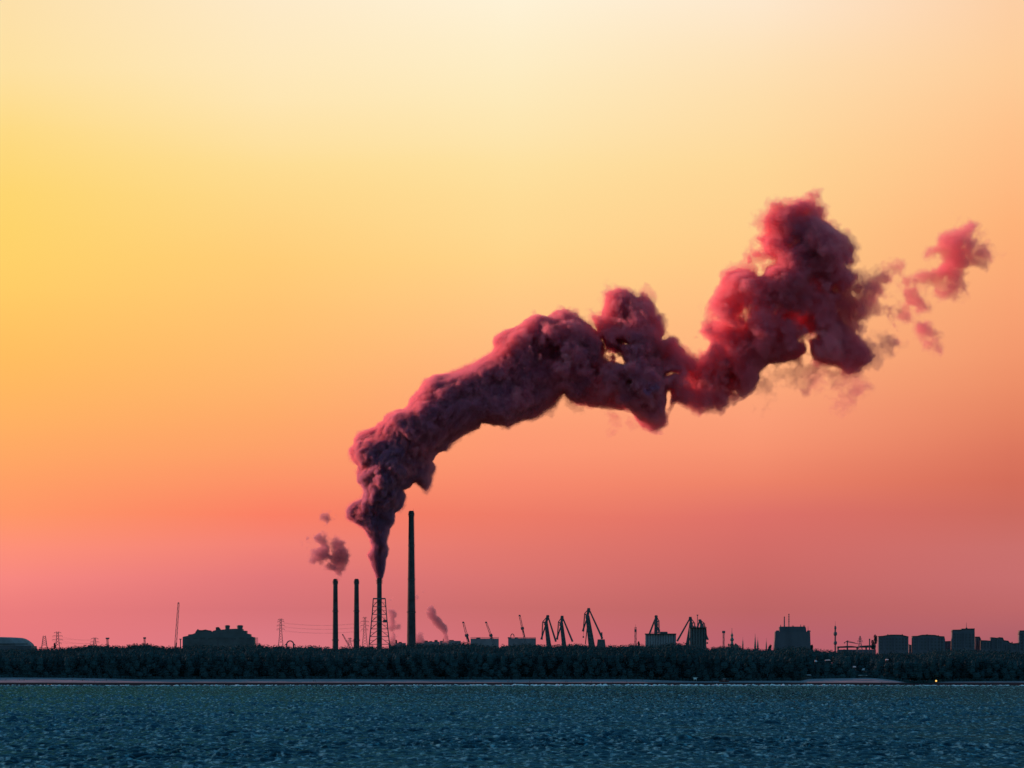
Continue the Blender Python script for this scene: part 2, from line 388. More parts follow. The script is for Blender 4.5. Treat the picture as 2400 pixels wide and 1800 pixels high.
def wood():
    rr = random.Random(3); v = []; f = []
    for row in (0, 1, 2, 4, 6, 7, 8):
        D = SH + 104 + row * 22
        x = -620.0
        while x < 620:
            rx = rr.uniform(2.2, 4.4); px = x / D * FPX + 1200
            yt = prof(TREETOP, px) + {0: 16, 1: 11, 2: 8, 3: 6, 4: 4, 5: 3, 6: 2, 7: 1, 8: 0}[row] + rr.uniform(0, 5) * (1 if row > 5 else 1.3) + rr.uniform(0, 3) * math.sin(px * .05)
            for (vx, vy, vw, vh, _l) in VILLAS:
                if row <= 2 and vy < 1575 and abs(px - vx) < vw / 2 + 10: yt = max(yt, vy + vh + 2.5)
            zt = EYE + (HOR - yt) / FPX * D; y = D + rr.uniform(-9, 9)
            rz = rr.uniform(3.0, 5.5)
            core(v, f, (x, y + 1.5, zt - rz * 1.15), rx * .85, rz, rr)
            crown_quads(v, f, (x, y, zt - rz), rx * 1.08, rz, 75, 1.0, rr)
            z2 = zt - 2.4 * rz
            lvl = 0
            while z2 > 6 and row < 5 and lvl < 6:       # lower boughs and undergrowth of the outer edge
                xx = x + rr.uniform(-6, 6); r2 = rr.uniform(3.2, 4.8)
                core(v, f, (xx, y + 1, z2), r2 * .9, rr.uniform(2.5, 4), rr, 6)
                crown_quads(v, f, (xx, y - .5, z2), r2 * 1.2, 3.8, 42, 1.4, rr)
                z2 -= rr.uniform(3.4, 4.8); lvl += 1
            x += rx * rr.uniform(.75, 1.25)
    x = -620.0
    while x < 620:            # low bushes added to cover sunlit ground where wood meets sand
        y = SH + 99 + rr.uniform(-1.5, 2); z = beach_z(x, 95)
        core(v, f, (x, y, z + .9), rr.uniform(1.6, 2.6), rr.uniform(1.4, 2.2), rr, 6)
        crown_quads(v, f, (x, y - .3, z + 1.0), 2.3, 1.9, 16, .8, rr)
        x += rr.uniform(1.5, 3)
    me = bpy.data.meshes.new('forest'); me.from_pydata(v, [], f); me.update(); me.materials.append(MAT['leaf'])
    o = bpy.data.objects.new('forest', me); COL.objects.link(o)
    tag(o, 'dark pine wood standing along the whole shore behind the beach', 'forest', kind='stuff')
    print('forest faces', len(f))
wood()

# ------------------------------------------------------------------ skyline
MAT['pale'] = mat('hazed_wall', (.19, .185, .20), var=.2, scale=.1, stretch=(1, 1, .3))  # extra paleness stands in for distance haze, put into the wall colour
def at(px, D): return (px - 1200) / FPX * D
def ht(py, D): return EYE + (HOR - py) / FPX * D
def chimney(D, cx, top, w0, w1, rings, label, ladder=False, mast=False, base=1503):
    k = D / FPX; x = at(cx, D); zt = ht(top, D); zb = ht(base, D); r1 = w1 / 2 * k; r0 = w0 / 2 * k
    r00 = r0 + (r0 - r1) * (zb - 8) / max(1, (zt - zb))
    g = thing('chimney', label, 'chimney', (x, D, 8), 'power station chimneys')
    zt -= 8
    mb = MB().lathe(0, 0, [(0, r00), (zb - 8, r0), (zt - 5, r1), (zt - 5, r1 * 1.06), (zt, r1 * 1.04)], 24); mb.build('shaft', 'brick', g)
    for (py, hw) in rings:
        z = ht(py, D) - 8; rr_ = r1 + (r0 - r1) * (zt - z) / max(1, (zt - (zb - 8)))
        q = MB().lathe(0, 0, [(z - 1.2, rr_ + .1), (z - .9, hw * k), (z - .55, hw * k), (z - .55, rr_ + .2)], 20).build('gallery', 'steel', g)
        rl = MB().lathe(0, 0, [(z + .55, hw * k - .06), (z + .68, hw * k), (z + .8, hw * k - .06)], 20)
        for i in range(12):
            a = i / 12 * 6.283; rl.bar((hw * k * .98 * math.cos(a), hw * k * .98 * math.sin(a), z - .55), (hw * k * .98 * math.cos(a), hw * k * .98 * math.sin(a), z + .7), .12)
        rl.build('railing', 'steel', q)
    cap = MB().lathe(0, 0, [(zt, r1 * .8), (zt + .8, r1 * .75)], 20).build('flue_rim', 'roof', g)
    if ladder:
        l = MB(); a = .35
        for s_ in (-.35, .35): l.bar((r00 * math.cos(a) + .5, -r00 * math.sin(a) + s_, 30), (r1 * math.cos(a) + .7, -r1 * math.sin(a) + s_, zt - 2), .15)
        l.build('ladder', 'steel', g)
    if mast: MB().bar((r1 * .8, 0, zt), (r1 * .8, 0, zt + 3.4), .3, .15).build('lightning_rod', 'steel', g)
    return g
CD = 8000.0
chimney(CD, 786, 1358, 13.5, 10.6, [(1363, 6.9), (1367, 6.6), (1432, 7.3), (1500, 8.4)], 'short dark chimney, leftmost of the four, under the drifting double puff')
chimney(CD, 835.5, 1358, 13.5, 10.6, [(1363, 6.9), (1367, 6.6), (1432, 7.3), (1500, 8.4)], 'short dark chimney without smoke between its twin and a thin lattice pylon')
c3 = chimney(CD, 889, 1355.5, 12.4, 11.4, [(1360.5, 8.6), (1366, 7.6)], 'smoking chimney standing inside a lattice frame')
chimney(CD, 964, 1198.6, 20.8, 12.2, [(1204, 7.6), (1208, 7.2), (1278, 8.0), (1357, 9.2), (1434, 11.2)], 'tallest dark chimney standing right of the smoking stack', ladder=True, mast=True)

def lattice_frame():
    D = CD; k = D / FPX; x = at(889, D); g = thing('lattice_tower', 'steel lattice frame with braced legs around the smoking chimney', 'lattice tower', (x, D, 8))
    lv = [(1404, 14.2), (1422, 15.4), (1440, 16.8), (1457, 18.4), (1474, 20.0), (1492, 22.0), (1510, 23.8), (1560, 30)]
    def c(i, q):
        y, hw = lv[i]; z = ht(y, D) - 8 if i < 7 else 0; sx, sy = ((-1, -1), (1, -1), (1, 1), (-1, 1))[q % 4]; return (sx * hw * k, sy * hw * k, z)
    for q in range(4): 
        mb = MB()
        for i in range(7): mb.bar(c(i, q), c(i + 1, q), .85)
        mb.build('leg', 'steel', g)
    for i in range(8):
        if i == 7: break
        mb = MB()
        for q in range(4): mb.bar(c(i, q), c(i, q + 1), .62)
        mb.build('ring_beam', 'steel', g)
    for q in range(4):
        mb = MB()
        for i in range(7):
            a, b_ = Vector(c(i, q)), Vector(c(i, q + 1)); m_ = (a + b_) / 2
            mb.bar(m_, c(i + 1, q), .42); mb.bar(m_, c(i + 1, q + 1), .42)
            e1 = (m_ + Vector(c(i + 1, q))) / 2; e2 = (m_ + Vector(c(i + 1, q + 1))) / 2
            mb.bar(e1, (Vector(c(i, q)) + Vector(c(i + 1, q))) / 2, .3); mb.bar(e2, (Vector(c(i, q + 1)) + Vector(c(i + 1, q + 1))) / 2, .3)
        mb.build('bracing', 'steel', g)
    z0 = ht(1404, D) - 8
    MB().box(-14.4 * k, 14.4 * k, -14.4 * k, -13 * k, z0, z0 + 1.2).build('top_beam', 'steel', g)
    MB().box(-14.4 * k, 14.4 * k, 13 * k, 14.4 * k, z0, z0 + 1.2).build('top_beam', 'steel', g)
    zc = ht(1459, D) - 8
    MB().box(9 * k, 19 * k, -12 * k, -2 * k, zc, zc + 3.3).build('cabin', 'clad', g)
lattice_frame()

def pylon(cx, top, base, arms, w_top, w_base, label, D=CD, group='power line pylons', aframe=False):
    k = D / FPX; g = thing('pylon', label, 'pylon', (at(cx, D), D, 8), group)
    zt = ht(top, D) - 8; zb = ht(base, D) - 8
    n = max(5, int((zt - zb) / 3.2)); th = .42
    def hw(z): 
        t_ = (zt - z) / (zt - zb); return k * (w_top + (w_base - w_top) * max(0, t_) ** (1.6 if not aframe else 1)) / 2
    zs = [0] + [zb + (zt - zb) * i / n for i in range(n + 1)]
    for q, (sx, sy) in enumerate(((-1, -1), (1, -1), (1, 1), (-1, 1))):
        mb = MB()
        for a, b_ in zip(zs, zs[1:]): mb.bar((sx * hw(a), sy * hw(a), a), (sx * hw(b_), sy * hw(b_), b_), th)
        mb.build('leg', 'steel', g)
    mb = MB()
    for a, b_ in zip(zs, zs[1:]):
        for s_ in (-1, 1):
            mb.bar((-hw(a), s_ * hw(a), a), (hw(b_), s_ * hw(b_), b_), .24); mb.bar((hw(a), s_ * hw(a), a), (-hw(b_), s_ * hw(b_), b_), .24)
            mb.bar((s_ * hw(a), -hw(a), a), (s_ * hw(b_), hw(b_), b_), .24)
    mb.build('bracing', 'steel', g)
    for (py, h) in arms:
        z = ht(py, D) - 8; w = hw(z)
        for s_ in (-1, 1):
            mb = MB()
            mb.bar((s_ * w, -w, z), (s_ * h * k, 0, z + .2), .38, .22); mb.bar((s_ * w, w, z), (s_ * h * k, 0, z + .2), .38, .22); mb.bar((s_ * w, 0, z + 1.3), (s_ * h * k, 0, z + .3), .3, .2)
            mb.bar((s_ * h * k, 0, z + .2), (s_ * h * k, 0, z - 1.3), .2)
            mb.build('cross_arm', 'steel', g)
    return g
pylon(104, 1490, 1514, [], 5.5, 12, 'narrow A-shaped lattice mast just right of the domed hall', aframe=True)
pylon(135, 1480.5, 1514, [(1483, 8), (1491, 11.5), (1500, 12.5), (1508, 9)], 4, 9, 'wide-armed pylon right of the domed hall, with four cross arms')
pylon(222, 1494.5, 1510, [(1497, 8.5), (1505, 10.5)], 3, 7, 'low pylon top left of the thin crane boom, with two pairs of arms')
pylon(658, 1450, 1508, [(1452.5, 6.5), (1457, 7.5), (1466, 8.8), (1475, 9.2)], 3, 10, 'tall pylon between the stepped plant and the chimneys')
pylon(855, 1446.5, 1512, [(1448, 4.5), (1457, 9.3), (1466.5, 9.5), (1475.5, 7.5)], 3, 12, 'tall lattice pylon between the second chimney and the lattice frame')
pylon(820, 1495, 1512, [(1497, 4.5), (1503, 8)], 2.6, 8, 'small pylon top just left of the second chimney')
pylon(2015.8, 1490.5, 1517, [(1497, 3.2), (1503, 6.2)], 1.8, 8, 'pylon with one wide arm pair right of the low tower crane', D=6400)
# the conductors between the two tall pylons and on to the far left
def wires(a, b, ys_a, ys_b, D, label, sag=3.2, n=16):
    root = thing('power_line', label, 'power line')
    for sgn in (-1, 1):
        for (ya, ha), (yb, hb) in zip(ys_a, ys_b):
            m = MB(); k = D / FPX; p0 = Vector((at(a + sgn * ha, D), D, ht(ya + 2.5, D))); p1 = Vector((at(b + sgn * hb, D), D, ht(yb + 2.5, D)))
            last = p0
            for i in range(1, n + 1):
                t_ = i / n; p = p0.lerp(p1, t_) - Vector((0, 0, sag * 4 * t_ * (1 - t_))); m.bar(last, p, .10); last = p
            m.build('wire', 'steel', root)
wires(658, 855, [(1457, 7.5), (1466, 8.8), (1475, 9.2)], [(1457, 9.3), (1466.5, 9.5), (1475.5, 7.5)], CD, 'sagging power line wires strung between the two tall pylons')
wires(135, 222, [(1491, 11.5), (1500, 12.5)], [(1497, 8.5), (1505, 10.5)], CD, 'low power line wires right of the domed hall', sag=1.5)

def mast(cx, top, base, w, label, D, drums=(), head=None, name='lattice_mast', group=None, rod=0):
    k = D / FPX; g = thing(name, label, 'mast', (at(cx, D), D, 8), group); zt = ht(top, D) - 8
    h = w * k / 2; mb = MB(); n = max(6, int(zt / 3))
    for sx, sy in ((-1, -1), (1, -1), (1, 1), (-1, 1)): mb.bar((sx * h, sy * h, 0), (sx * h, sy * h, zt), .35)
    for i in range(n):
        a, b_ = zt * i / n, zt * (i + 1) / n; s_ = 1 if i % 2 else -1
        for y in (-h, h): mb.bar((-h * s_, y, a), (h * s_, y, b_), .3)
        for x in (-h, h): mb.bar((x, -h * s_, a), (x, h * s_, b_), .3)
    mb.bar((0, 0, 0), (0, 0, zt), .5)
    mb.build('shaft', 'steel', g)
    for (py, hw, hh) in drums:
        z = ht(py, D) - 8
        MB().lathe(0, 0, [(z - hh * k, hw * k * .6), (z - hh * k * .4, hw * k), (z + hh * k * .5, hw * k), (z + hh * k, hw * k * .7)], 12).build('antenna_drum', 'steel', g)
    if head:
        hw, hh = head; MB().box(-hw * k, hw * k, -hw * k, hw * k, zt - hh * k, zt).build('head', 'steel', g)
    if rod: MB().bar((0, 0, zt), (0, 0, zt + rod * k), .3, .12).build('rod', 'steel', g)
    return g
mast(252, 1494.5, 1508, 4, 'short floodlight mast with a wide flat head above the left wood', CD, head=(4.2, 3.5), name='floodlight_mast')
mast(339, 1493.5, 1506, 3.8, 'short square mast above the wood left of the thin crane boom', CD, head=(3.2, 3.8))
mast(423, 1497, 1508, 1.6, 'tiny T-shaped mast between the thin boom and the stepped plant', CD, head=(3, 1.8))
mast(1489.5, 1470, 1507, 4.4, 'slim lattice mast between the large crane and the silo block', 7000.0, rod=7, drums=[(1478, 2.6, 3)])
mast(1696, 1478.5, 1512, 3.6, 'slim mast with a square head left of the onion-domed church tower', 7000.0, head=(3.6, 5.5))
mast(1957.6, 1467, 1522, 2.6, 'antenna mast with two round drums right of the big block', 6400.0, drums=[(1472, 2.8, 3.5), (1485.5, 4.4, 4.6), (1507, 4.2, 4.2)], rod=11)
mast(2038, 1497, 1512, 1.8, 'thin pole mast with a small head left of the first apartment block', 6400.0, head=(1.6, 3))

# ------------------------------------------------------------------ leaning crane booms (mobile and tower jibs seen behind the wood)
def boom(name, bx, by, tx, ty, w0, w1, label, D=7000.0, head=3.0, knee=None, group=None):
    k = D / FPX; g = thing(name, label, 'crane', (at(bx, D), D, 8), group)
    def p(x, y): return Vector(((x - bx) * k, 0, ht(y, D) - 8))
    a, b_ = p(bx, by), p(tx, ty); ground = Vector((a.x - (b_ - a).x * .25, 0, 0))
    MB().box(-5, 5, -4, 4, 0, 4).box(-3.2, 3.2, -3, 3, 4, 7.5).build('undercarriage', 'crane', g)
    mb = MB(); d = (b_ - a).normalized(); nrm = Vector((d.z, 0, -d.x)); L_ = (b_ - a).length; n = max(6, int(L_ / 3))
    foot = a - d * max(0, (a.z - 7)) / max(.3, d.z)
    tot = (b_ - foot).length; n = max(8, int(tot / 3.2))
    def wd(t_): return k * (w0 + (w1 - w0) * t_) / 2
    for s_ in (-1, 1):
        for y in (-1, 1):
            mb.bar(foot + nrm * s_ * wd(0) + Vector((0, y * wd(0), 0)), b_ + nrm * s_ * wd(1) + Vector((0, y * wd(1), 0)), .42)
    for i in range(n):
        t0, t1 = i / n, (i + 1) / n; s_ = 1 if i % 2 else -1
        q0, q1 = foot.lerp(b_, t0), foot.lerp(b_, t1)
        for y in (-1, 1):
            mb.bar(q0 + nrm * s_ * wd(t0) + Vector((0, y * wd(t0), 0)), q1 - nrm * s_ * wd(t1) + Vector((0, y * wd(t1), 0)), .3)
            mb.bar(q0 - nrm * s_ * wd(t0) + Vector((0, y * wd(t0), 0)), q0 + nrm * s_ * wd(t0) + Vector((0, y * wd(t0), 0)), .26)
    mb.build('jib', 'crane', g)
    hd = MB(); hk = head * k / 2
    hd.box(b_.x - hk * 1.1, b_.x + hk * .9, -hk * .7, hk * .7, b_.z - hk * .6, b_.z + hk * .8, tx=hk * .2); hd.build('jib_head', 'crane', g)
    if knee:
        t_ = knee; q = foot.lerp(b_, t_); r_ = wd(t_) + .9
        MB().bar(q - d * 1.3, q + d * 1.3, r_ * 2).build('winch_block', 'crane', g)
        MB().bar(a + Vector((.5, 0, 0)), q, .6 if False else wd(.2) * 1.1).build('boom_section', 'crane', g)
    return g
boom('lattice_boom_crane', 412, 1506, 418.5, 1413.5, 5.5, 3.4, 'very thin upright lattice crane boom left of the stepped plant', D=CD, head=4, knee=.12)
boom('slewing_crane', 812, 1503, 803, 1487, 3.5, 2, 'small crane jib between the two short chimneys', D=CD, head=2.6)
boom('slewing_crane', 1098, 1505, 1086, 1459, 7.5, 3.4, 'thick leaning crane jib, leftmost of the harbour cranes', head=5, knee=.72, group='leaning harbour jibs')
boom('slewing_crane', 1153, 1496, 1139.5, 1459, 5.5, 3.0, 'leaning crane jib rising from the roof line of the first low shed', head=5, knee=.72, group='leaning harbour jibs')
boom('slewing_crane', 1229, 1494, 1218, 1443, 4.2, 3.2, 'tall thin lattice jib rising above the second low shed', head=5, knee=.76, group='leaning harbour jibs')

# ------------------------------------------------------------------ level-luffing harbour cranes
def luffing(ox, base, pts, label, D=7000.0, mir=1, group='double-jib harbour cranes', mw=(7.5, 4)):
    """pts: apex, mast head, mast foot, jib foot, link corner, counterweight (photo pixels)"""
    k = D / FPX; g = thing('harbour_crane', label, 'crane', (at(ox, D), D, 8), group)
    def p(q): return Vector(((q[0] - ox) * k, 0, ht(q[1], D) - 8))
    A, MH, MF, JF, LC, CW = [p(q) for q in pts]
    # portal with four legs and slewing deck below the tree tops
    for sx in (-1, 1):
        for sy in (-1, 1): MB().bar((MF.x + sx * 5.5, sy * 5.5, 0), (MF.x + sx * 3, sy * 3, 15), 1.3, 1.0).build('leg', 'crane', g)
    zf = min(MF.z, 60); MB().box(MF.x - 4.2, MF.x + 4.2, -4, 4, 15, 21).build('machine_house', 'crane', g)
    # tapered lattice mast
    mb = MB(); n = 9; F0 = Vector((MF.x, 0, 20.8))
    def w(t_): return k * (mw[0] + (mw[1] - mw[0]) * t_) / 2
    for s_ in (-1, 1):
        for y in (-1, 1): mb.bar(F0 + Vector((s_ * w(0), y * w(0), 0)), MH + Vector((s_ * w(1), y * w(1), 0)), .8)
    for i in range(n):
        t0, t1 = i / n, (i + 1) / n; q0, q1 = F0.lerp(MH, t0), F0.lerp(MH, t1)
        for y in (-1, 1):
            mb.bar(q0 + Vector((-w(t0), y * w(t0), 0)), q1 + Vector((w(t1), y * w(t1), 0)), .45); mb.bar(q0 + Vector((w(t0), y * w(t0), 0)), q1 + Vector((-w(t1), y * w(t1), 0)), .45)
    mb.bar(F0, MH, w(0) * 1.8, w(1) * 1.6)
    mb.build('tower', 'crane', g)
    hk = 2.2; MB().box(MH.x - hk, MH.x + hk * .9, -hk, hk, MH.z - 2.2, MH.z + 1.2, tx=.4).build('tower_head', 'crane', g)
    MB().bar(JF, A, 2.0, 1.4, d=2.2).build('main_jib', 'crane', g)
    m2 = MB(); m2.bar(A, MH, 3.0, 2.4, d=1.6); m2.bar(A, LC, .9); m2.bar(A + Vector((0, 0, -2.5)), MH.lerp(LC, .6), .4); m2.build('tie_frame', 'crane', g)
    MB().box(A.x - 1.9, A.x + 1.7, -1.3, 1.3, A.z - 1.1, A.z + .9, tx=.5).build('fly_jib', 'crane', g)
    m3 = MB(); m3.bar(LC, MH, 1.1); m3.bar(LC, CW, .9); m3.bar(LC + Vector((.9, 0, 0)), CW + Vector((.5, 0, 2)), .35); m3.bar(MH + Vector((0, 0, -.5)), CW, 1.2, 1.6); m3.build('counterweight_arm', 'crane', g)
    MB().bar(CW + Vector((-.3, 0, -1.8)), CW + Vector((.5, 0, 2.2)), 2.6, 1.5).build('counterweight', 'crane', g)
    if JF.z > 40: MB().bar(JF, F0 + Vector((0, 0, 1)), 1.2).build('jib_strut', 'crane', g)
    return g
luffing(1289, 1505, [(1284, 1443.5), (1280, 1460), (1289, 1505), (1303, 1504), (1271.5, 1458), (1269.7, 1495)], 'harbour crane with folded double jib, leftmost of the three beside each other', mw=(11, 6))
luffing(1325, 1505, [(1317.6, 1445), (1316, 1462), (1325, 1505), (1342, 1504), (1308.6, 1458), (1306, 1495)], 'harbour crane with folded double jib, middle of the three and slightly lower', mw=(10, 6))
cc = luffing(1390, 1505, [(1380, 1427), (1377, 1444), (1390, 1505), (1412, 1497), (1370, 1438), (1367, 1476)], 'tallest and heaviest harbour crane, right of the folded pair', mw=(15, 7.5))
k7 = 7000 / FPX
MB().bar(((1377 - 1390) * k7, 1, ht(1462, 7000) - 8), ((1372 - 1390) * k7, 1, ht(1510, 7000) - 8), .9).build('back_stay', 'crane', cc)
MB().bar(((1368 - 1390) * k7, 0, ht(1478, 7000) - 8), ((1367 - 1390) * k7, 0, ht(1491, 7000) - 8), .25).build('hoist_rope', 'crane', cc)
MB().box((1365.5 - 1390) * k7, (1368.8 - 1390) * k7, -1, 1, ht(1495, 7000) - 8, ht(1491, 7000) - 8).build('hook_block', 'crane', cc)
m_ = MB(); m_.box((1398 - 1390) * k7, (1420 - 1390) * k7, -4, 4, ht(1520, 7000) - 8, ht(1498.5, 7000) - 8, tx=1.2)
m_.box((1408 - 1390) * k7, (1412.5 - 1390) * k7, -2, 2, ht(1498, 7000) - 8, ht(1482, 7000) - 8, tx=.3); m_.build('winch_house', 'crane', cc)
g4 = luffing(1535, 1485, [(1538, 1444), (1538, 1461), (1535, 1500), (1522, 1486), (1543.6, 1454), (1544.4, 1480)], 'harbour crane with its jib to the left, behind the pale silo block', D=7100.0, mw=(7.5, 5.5))
luffing(1608, 1505, [(1618, 1447.5), (1619.7, 1462), (1608, 1505), (1587, 1503), (1627, 1459), (1628.5, 1473)], 'harbour crane with a long jib reaching down left, beside the dark grain silo', D=7100.0, mw=(9, 6))
luffing(1643, 1485, [(1640.5, 1453.5), (1645, 1466), (1646, 1490), (1633.5, 1473), (1650, 1460), (1651.5, 1476)], 'harbour crane whose top shows above the dark grain silo', D=7150.0, mw=(5, 4.5))

# ------------------------------------------------------------------ buildings
def bld(name, label, D, cx, group=None, cat='building'): return thing(name, label, cat, (at(cx, D), D, 6), group)
def windows(g, D, x0, x1, y0, y1, nx, ny, cx, depth, ww=.5, wh=.5, skip=None):
    """separate recessed panes in a frame, on the wall that faces the bay"""
    k = D / FPX; me = None
    for j in range(ny):
        for i in range(nx):
            if skip and skip(i, j): continue
            xc = x0 + (x1 - x0) * (i + .5) / nx; yc = y0 + (y1 - y0) * (j + .5) / ny
            w = (x1 - x0) / nx * ww * k / 2; h = (y1 - y0) / ny * wh * k / 2
            if me is None:
                fr = MB().box(-w - .12, w + .12, -.16, .1, -h - .12, h + .12); o = fr.build('window', 'render', g)
                p_ = MB().box(-w, w, -.22, -.15, -h, h).build('pane', 'glass', o); me = (o.data, p_.data)
            else:
                o = bpy.data.objects.new('window', me[0]); COL.objects.link(o); o.parent = g
                p_ = bpy.data.objects.new('pane', me[1]); COL.objects.link(p_); p_.parent = o
            o.location = ((xc - cx) * k, -depth, ht(yc, D) - 6)
def outline_part(g, name, m, D, cx, pts, y0, y1, base=None):
    k = D / FPX; q = [((x - cx) * k, ht(y, D) - 6) for x, y in pts]
    if base is not None: q = q + [(q[-1][0], 0.0), (q[0][0], 0.0)]
    q = q[::-1] if sum((q[(i + 1) % len(q)][0] - q[i][0]) * (q[(i + 1) % len(q)][1] + q[i][1]) for i in range(len(q))) > 0 else q
    return MB().prism(q, y0, y1).build(name, m, g)

# domed hall at the left edge
D = 7600.0; k = D / FPX; g = bld('domed_hall', 'long hall with a smooth pale curved roof at the left edge of the skyline', D, 0, cat='hall')
prof_ = [(0, 80.5), (2, 80), (6, 77), (10, 72), (14, 66), (17, 60), (19, 52), (20.3, 30), (21, 0)]
def hull(s0, s1, y_off):
    mb = MB(); n = 18; rings = []
    for (dy, hw) in prof_[s0:s1]:
        z = ht(1514 - dy, D) - 6; ring = []
        for i in range(n):
            a = 6.283 * i / n; ca, sa = math.cos(a), math.sin(a)
            ring.append((-30 * k + (hw + 30) * k * abs(ca) ** .6 * (1 if ca > 0 else -1), 45 * abs(sa) ** .7 * (1 if sa > 0 else -1) , z))
        rings.append(ring)
    v = [p_ for r_ in rings for p_ in r_]; f = [(a * n + i, a * n + (i + 1) % n, (a + 1) * n + (i + 1) % n, (a + 1) * n + i) for a in range(len(rings) - 1) for i in range(n)]
    f.append(tuple((len(rings) - 1) * n + i for i in range(n)));
    return mb.raw(v, f)
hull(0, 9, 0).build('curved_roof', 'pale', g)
MB().box(-110 * k, 80 * k, -44, 44, 0, ht(1514, D) - 6).build('wall', 'concrete', g)
bb = MB(); bb.box(-100 * k, 72 * k, -45.3, -44.2, ht(1511, D) - 6, ht(1508.5, D) - 6).build('window_band', 'glass', g)

# stepped industrial plant with two cooling units
D = 7400.0; k = D / FPX; cx = 515; g = bld('industrial_plant', 'broad stepped dark plant building with two flared roof units', D, cx, cat='plant')
outline_part(g, 'hall', 'clad', D, cx, [(429.6, 1507), (429.6, 1493), (433, 1491.8), (442, 1490.3), (443, 1487), (452, 1486.5), (458.5, 1484), (460, 1480), (500, 1480), (500, 1478.8), (506, 1477.2), (540, 1474.2), (554, 1473.6), (570, 1474.5), (570, 1478), (579, 1478.6), (579, 1485), (588, 1486.2), (589, 1491.8), (598, 1493.8), (598, 1507)], -14, 16, base=1)
outline_part(g, 'wing', 'clad', D, cx, [(429.9, 1507), (430, 1494), (588, 1494), (597.5, 1495), (597.5, 1507)], -20, -14.1, base=1)
rf = outline_part(g, 'penthouse', 'roof', D, cx, [(460, 1480.1), (461.5, 1477), (464, 1474.5), (466, 1476.5), (474, 1477), (482, 1475.5), (488, 1477), (495.5, 1478), (495.5, 1480.1)], -6, 6)
outline_part(g, 'hopper', 'roof', D, cx, [(506, 1477.3), (506, 1470.5), (511, 1469.5), (513, 1469.8), (517, 1475), (517, 1476.5)], -5, 5)
for (a, b_, c_, d_) in ((527.5, 538.5, 526, 540), (555.5, 569, 554, 570.5)):
    x0, x1 = (a - cx) * k, (b_ - cx) * k; z0, z1 = ht(1475, D) - 6, ht(1466, D) - 6; xm = (x0 + x1) / 2
    u_ = MB().lathe(xm, 0, [(z0, (x1 - x0) / 2 * .92), (z1 - 1.2, (x1 - x0) / 2 * 1.05), (z1 - 1.2, (x1 - x0) / 2 * 1.14), (z1, (x1 - x0) / 2 * 1.14)], 14).build('cooling_unit', 'clad', g)
    MB().lathe(xm, 0, [(z1, (x1 - x0) / 2 * .8), (z1 + .4, (x1 - x0) / 2 * .7)], 14).build('fan_ring', 'roof', u_)
rr = random.Random(9)
for i in range(9):
    px_ = 436 + i * 18; z = ht(1498 + rr.uniform(-1, 1), D) - 6
    MB().box((px_ - cx) * k, (px_ + 11 - cx) * k, -20.25, -20.02, z, z + 1.3).build('window_band', 'glass', g)
for i, px_ in enumerate((446, 470, 512, 548, 583)):
    MB().box((px_ - cx) * k, (px_ + 1.2 - cx) * k, -20.5, -20.03, 10, ht(1494.5, D) - 6).build('pilaster', 'concrete', g)
st = MB(); st.bar(((601 - cx) * k, 0, 0), ((601 - cx) * k, 0, ht(1494.5, D) - 6), .5); st.bar(((604 - cx) * k, 0, 0), ((604 - cx) * k, 0, ht(1494.5, D) - 6), .5); st.bar(((601 - cx) * k, 0, ht(1495, D) - 6), ((604 - cx) * k, 0, ht(1495, D) - 6), .4); st.build('stair_frame', 'steel', g)

# small arched roof
D = 7500.0; k = D / FPX; cx = 680; g = bld('arched_frame', 'small steel arch showing above the wood right of the tall pylon', D, cx, cat='arch')
mb = MB(); last = None
for i in range(9):
    a = math.pi * i / 8; p_ = Vector((-math.cos(a) * 8 * k, 0, ht(1510, D) - 6 + math.sin(a) * 8 * k))
    if last: mb.bar(last, p_, 1.3)
    last = p_
mb.build('arch', 'concrete', g)
mb = MB()
for s_ in (-1, 1): mb.bar((s_ * 8 * k, 0, 0), (s_ * 8 * k, 0, ht(1510, D) - 6), 1.6); mb.bar((s_ * 13 * k, 0, ht(1513, D) - 6), (s_ * 2 * k, 0, ht(1502, D) - 6), .9)
mb.build('prop', 'concrete', g)

# low works right of the lattice frame
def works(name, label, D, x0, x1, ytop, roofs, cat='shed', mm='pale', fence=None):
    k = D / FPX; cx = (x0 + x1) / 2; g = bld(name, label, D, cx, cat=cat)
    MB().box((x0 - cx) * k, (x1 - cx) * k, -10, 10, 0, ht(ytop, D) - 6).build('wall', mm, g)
    for (a, b_, y) in roofs: MB().box((a - cx) * k, (b_ - cx) * k, -6, 6, ht(ytop, D) - 5.99, ht(y, D) - 6, tx=.3).build('roof_unit', 'roof', g)
    if fence:
        f = MB(); y = fence; z0 = ht(ytop, D) - 6; z1 = ht(y, D) - 6; n = int((x1 - x0) / 3)
        for i in range(n + 1):
            x = (x0 - cx + .5 + (x1 - x0 - 1) * i / n) * k; f.bar((x, -9.8, z0), (x, -9.8, z1), .22)
        f.bar(((x0 - cx) * k, -9.8, z1), ((x1 - cx) * k, -9.8, z1), .25); f.bar(((x0 - cx) * k, -9.8, (z0 + z1) / 2), ((x1 - cx) * k, -9.8, (z0 + z1) / 2), .2)
        f.build('railing', 'steel', g)
    return g, k, cx
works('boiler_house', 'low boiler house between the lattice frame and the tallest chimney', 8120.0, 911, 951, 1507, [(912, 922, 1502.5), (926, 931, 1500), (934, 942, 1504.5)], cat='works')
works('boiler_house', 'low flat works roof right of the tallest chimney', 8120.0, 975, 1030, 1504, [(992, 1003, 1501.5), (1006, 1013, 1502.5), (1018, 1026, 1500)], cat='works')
works('boiler_house', 'long low works roof behind the rising steam column', 8150.0, 1031, 1080, 1502, [(1038, 1041, 1497), (1052, 1064, 1500)], cat='works')
